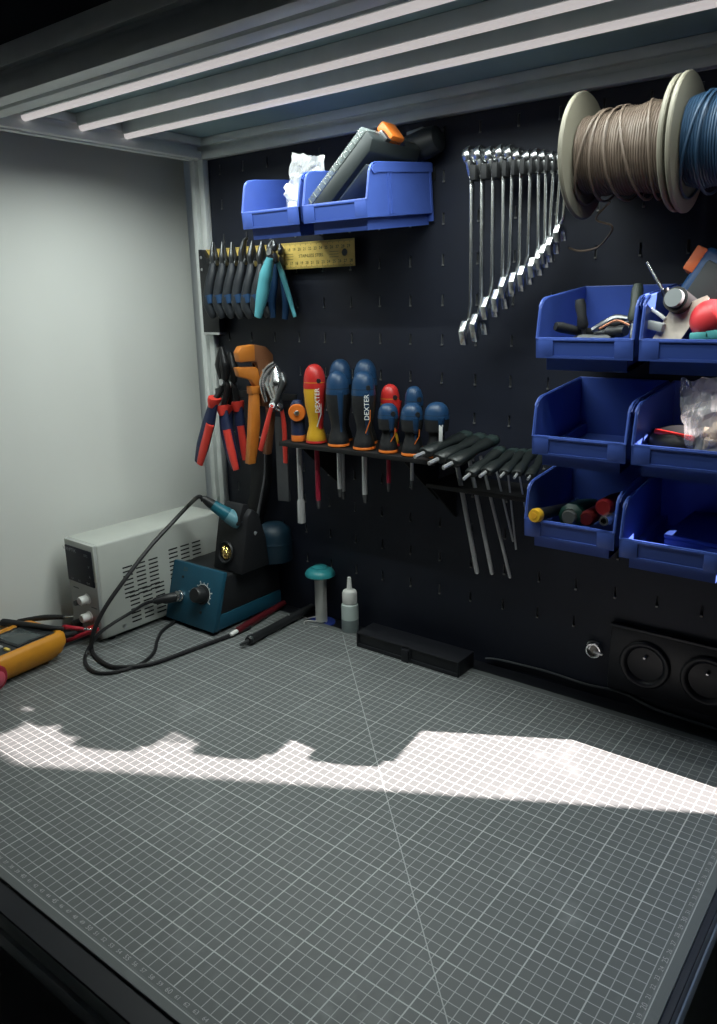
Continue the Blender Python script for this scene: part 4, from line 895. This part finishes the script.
# teal reel and steel stub standing behind on the station
tr = thing('flux_tin', 'teal round tin standing upright behind the iron stand', 'tin', (-.392, .492, .0882))
t = nb(); lathe(t, [(0, 0), (.028, 0), (.029, .002), (.029, .042), (.026, .052), (.016, .060), (0, .062)], 32); obj('tin', t, mat('dark_teal', (.004, .022, .040), .5), tr)
t = nb(); lathe(t, [(.0292, .028), (.0298, .029), (.0298, .031), (.0292, .032)], 32); obj('bead', t, mat('dark_teal', (.004, .022, .040), .5), tr)
sb_ = thing('tip_stub', 'small bright steel soldering tip upright on the station edge', 'soldering tip', (-.405, .420, .0882))
bp_ = G(268, 566, .0882); sb_.location = (min(bp_.x, -.402), bp_.y, .0882)
t = nb(); lathe(t, [(0, 0), (.0042, 0), (.0042, .006), (.0028, .007), (.0030, .012), (.0018, .014), (0, .014)], 14); obj('tip', t, STEEL, sb_)
# soldering iron in the stand
a = P(240, 523, .425); c = P(213, 505, .400)
ir = thing('soldering_iron', 'teal gripped soldering iron resting in the stand', 'soldering iron', a); d = c-a; L = d.length; M = along((0, 0, 0), d)
t = nb(); lathe(t, [(0, -.002), (.0100, -.001), (.0120, .004), (.0118, .018), (.0105, .024)], 22, M); obj('finger_guard', t, mat('pale_teal', (.12, .28, .34), .4), ir)
t = nb(); lathe(t, [(.0108, .022), (.0112, .026), (.0100, L*.6), (.0085, L), (0, L)], 22, M); obj('grip', t, TEAL, ir)
t = nb(); dn = d.normalized(); limb(t, [d*.97, d*1.12, d*1.32, d*1.45+Vector((0, 0, -.004))], [.0080, .0075, .0055, .0036], 12); obj('strain_relief', t, BLACK, ir)
t = nb(); rod(t, -dn*.03, (0, 0, 0), .003, .005, 12); obj('barrel', t, STEEL, ir)
tail = a+d*1.45+Vector((0, 0, -.004))
pts = [a+d*1.40, tail+dn*.006, XP(188, 506, -.488), XP(172, 523, -.486), XP(150, 547, -.486), XP(126, 578, -.487), XP(105, 608, -.492), XP(93, 634, -.497), G(92, 651, .0045), G(101, 661, .0035), G(116, 667, .0035), G(150, 664, .0035), G(185, 652, .0035), G(215, 641, .0035), G(236, 633, .0035), G(250, 627, .0035)]
cb = obj('iron_cable', tube(nb(), smooth_path(pts, 8), .0032, 8), CABLE, ir); cb.matrix_parent_inverse = Matrix.Translation(ir.location).inverted()
# plug and its cable
pq = Vector(stn.location)+qj
pl = thing('station_plug', 'black cable plug pushed into the station jack with its looping lead', 'plug', pq)
pe = P(172, 600.5, .335); dd = (P(184, 600, .352)-pq)
t = nb(); lathe(t, [(0, .008), (.0078, .008), (.0082, .012), (.0078, .026), (.0060, .030), (.0052, .040), (.0036, .044), (0, .044)], 18, along((0, 0, 0), Vector((-.45, -.88, -.03)))); obj('plug_body', t, BLACK, pl)
e = pq+Vector((-.45, -.88, -.03)).normalized()*.042
pts = [e, e+Vector((-.008, -.012, -.002)), XP(130, 613, -.489), XP(112, 624, -.490), XP(97, 636, -.495), G(86, 654, .0035), G(87, 666, .0028), G(99, 673, .0028), G(120, 671, .0028), G(142, 663, .0028), G(154, 652, .0028), G(157, 641, .0028), G(162, 631, .0028), G(174, 622, .0028), G(185, 615, .0028)]
cb = obj('lead', tube(nb(), smooth_path(pts, 8), .0026, 8), CABLE, pl); cb.matrix_parent_inverse = Matrix.Translation(pl.location).inverted()

# ------------------------------------------------------------------ pens / probes lying by the station
g0, g1 = G(237, 631, .006), G(284, 603, .006)
pr = thing('red_probe', 'dark red test pen with a white tip lying by the station', 'test pen', g0); d = g1-g0; L = d.length
t = nb(); lathe(t, [(0, 0), (.0045, 0), (.0058, .006), (.0058, L*.55), (.0050, L*.8), (.0056, L*.84), (.0050, L), (0, L)], 16, along((0, 0, 0), d)); obj('barrel', t, mat('probe_red', (.075, .006, .010), .4), pr)
t = nb(); lathe(t, [(0, -.016), (.0024, -.0155), (.0032, -.014), (.0034, -.001), (0, 0)], 14, along((0, 0, 0), d)); obj('white_tip', t, WHITEP, pr)
g0, g1 = G(248, 641, .0075), G(312, 607, .0075)
pr = thing('black_probe', 'thick black test pen lying on the mat in front of the red one', 'test pen', g0); d = g1-g0; L = d.length
t = nb(); lathe(t, [(0, 0), (.006, 0), (.0074, .003), (.0074, .008), (.0066, .010), (.0066, L*.6), (.0070, L*.62), (.0060, L), (0, L)], 18, along((0, 0, 0), d)); obj('barrel', t, BLACK, pr)
t = nb(); rod(t, -d.normalized()*.016, (0, 0, 0), .0022, .0032, 10); obj('nib', t, DSTEEL, pr)
t = nb(); lathe(t, [(.0074, .0025), (.0077, .003), (.0077, .005), (.0074, .0055)], 18, along((0, 0, 0), d)); obj('ring', t, mat('ring_grey', (.06, .075, .075), .3, .4), pr)
t = nb(); box(t, -.0012, .0012, -.0012, .0012, .0, .0022, .0004, T(d*.62+Vector((0, 0, .0055)))); obj('switch', t, STEEL, pr)

# ------------------------------------------------------------------ multimeter and its leads
dm = thing('multimeter', 'orange booted digital multimeter lying on its back near the wall', 'multimeter', (-.5090, .176, .0), (0, 0, math.radians(5)))
DMO = mat('boot_amber', (.60, .25, .018), .5, noise=.05)
def rrect(x0, x1, y0, y1, r, n=5):
    out = []
    for cx, cy, a0 in ((x1-r, y1-r, 0), (x0+r, y1-r, 90), (x0+r, y0+r, 180), (x1-r, y0+r, 270)):
        out += [(cx+r*math.cos(math.radians(a0+90*k/n)), cy+r*math.sin(math.radians(a0+90*k/n))) for k in range(n+1)]
    return out
def loft(bm, rings, mi=0):
    t = bmesh.new(); R = [[t.verts.new((p[0], p[1], z)) for p in ring] for ring, z in rings]
    for a_, b_ in zip(R, R[1:]):
        n = len(a_)
        for i in range(n): t.faces.new((a_[i], a_[(i+1) % n], b_[(i+1) % n], b_[i]))
    t.faces.new(R[0][::-1]); t.faces.new(R[-1]); bmesh.ops.recalc_face_normals(t, faces=t.faces[:]); merge(bm, t)
x0, x1, y0, y1 = -.094, 0, -.185, .012
t = nb(); loft(t, [(rrect(x0+.010, x1-.010, y0+.01, y1-.016, .012), .006), (rrect(x0+.003, x1-.003, y0+.003, y1-.006, .014), .014), (rrect(x0, x1, y0, y1, .015), .026), (rrect(x0+.001, x1-.001, y0+.001, y1-.001, .014), .038), (rrect(x0+.005, x1-.005, y0+.005, y1-.005, .012), .0425), (rrect(x0+.011, x1-.011, y0+.010, y1-.010, .008), .0425), (rrect(x0+.0125, x1-.0125, y0+.0115, y1-.0115, .007), .0395)]); obj('boot', t, DMO, dm, 50)
t = nb(); box(t, x0+.012, x1-.012, y0+.011, y1-.011, .034, .0405, .001); fc = obj('face', t, mat('meter_face', (.020, .023, .026), .5), dm)
t = nb(); box(t, x0+.018, x1-.018, y1-.072, y1-.018, .040, .0420, .001); obj('screen_bezel', t, mat('bezel_black', (.012, .014, .016), .35), dm)
t = nb(); box(t, x0+.022, x1-.022, y1-.068, y1-.030, .0418, .0424, .0003); obj('screen', t, mat('lcd', (.055, .068, .070), .25), dm)
for k, (x, m_) in enumerate(((-.074, 0), (-.057, 0), (-.040, 0), (-.023, 1))):
    t = nb(); box(t, x-.005, x+.005, y1-.086, y1-.081, .040, .0432, .001); obj('button', t, (mat('button_grey', (.35, .36, .35), .5), mat('button_yellow', (.75, .55, .12), .5))[m_], dm)
for k in range(2):
    for x in (-.066, -.028):
        t = nb(); lathe(t, [(.004, .040), (.0036, .0425), (0, .043)], 14, T(x, y1-.098-.012*k, 0)); obj('button', t, mat('button_dark', (.05, .055, .058), .5), dm)
t = nb(); lathe(t, [(.022, .040), (.021, .046), (.018, .048), (0, .048)], 28, T(-.047, y1-.145, 0)); dl = obj('range_dial', t, BLACK, dm)
t = nb(); box(t, -.003, .003, -.019, .019, .047, .053, .001, T(-.047, y1-.145, 0)); obj('dial_grip', t, BLACK, dl)
for x in (-.02, -.074):
    for y in (-.02, -.165):
        t = nb(); lathe(t, [(0, 0), (.005, 0), (.006, .008), (0, .008)], 12, T(x, y, 0)); obj('foot', t, mat('foot_brown', (.12, .06, .035), .6), dm)
# red banana boot standing at the near side of the meter
rc = G(-3, 671, .025); 
rb2 = thing('red_plug', 'round dark red rubber plug cap at the front of the multimeter', 'plug', (-.4905, .064, .008))
t = nb(); lathe(t, [(0, -.004), (.0150, -.004), (.0172, -.002), (.0172, .004), (.0150, .006), (0, .006)], 26, T(0, 0, .0175) @ RZ(12) @ RY(90)); obj('cap', t, mat('plug_red', (.28, .015, .03), .4), rb2)
t = nb(); lathe(t, [(0, 0.005), (.0095, .005), (.0105, .008), (.006, .011), (0, .011)], 22, T(0, 0, .0175) @ RZ(12) @ RY(90)); obj('hub', t, mat('plug_pink', (.5, .08, .12), .4), rb2)
# test leads lying over the meter toward the power supply
def lead(label, pts, rads, m_, tip=None):
    r = thing('test_lead', label, 'test lead', pts[0], group='test leads on the multimeter'); p0 = Vector(pts[0]); q = [Vector(p)-p0 for p in pts]
    t = nb(); limb(t, q, rads, 10); obj('grip', t, m_, r, 60)
    if tip:
        d = (q[-1]-q[-2]).normalized(); t = nb(); rod(t, q[-1], q[-1]+d*.016, .0013, .0007, 10); obj('needle', t, CHROME, r)
    return r
lead('thick black test lead lying across the top of the multimeter', [P(-30, 620, .135), P(0, 622, .150), P(25, 625, .160), P(50, 628, .175), P(64, 629, .186)], [.0055, .0058, .0052, .0040, .0030], RUBBER)
lead('black test probe with bright needle crossing the thick lead', [P(-10, 626, .165), P(20, 621, .175), P(45, 617.5, .190), P(64, 617, .205)], [.0030, .0034, .0044, .0036], RUBBER, tip=True)
lead('red test probe with bright tip pointing at the power supply', [P(64, 627, .188), P(74, 628, .205), P(84, 629, .215)], [.0036, .0034, .0026], mat('lead_red', (.38, .02, .035), .4), tip=True)
lead('red test lead running down to the mat behind the multimeter', [P(98, 629, .236), P(84, 634, .225), P(72, 639, .215), P(62, 642, .205)], [.0030, .0036, .0036, .0030], mat('lead_red', (.38, .02, .035), .4))
lead('short black test lead end behind the multimeter corner', [P(56, 636, .190), P(66, 635, .205), P(76, 633, .222)], [.0045, .0048, .0040], RUBBER)
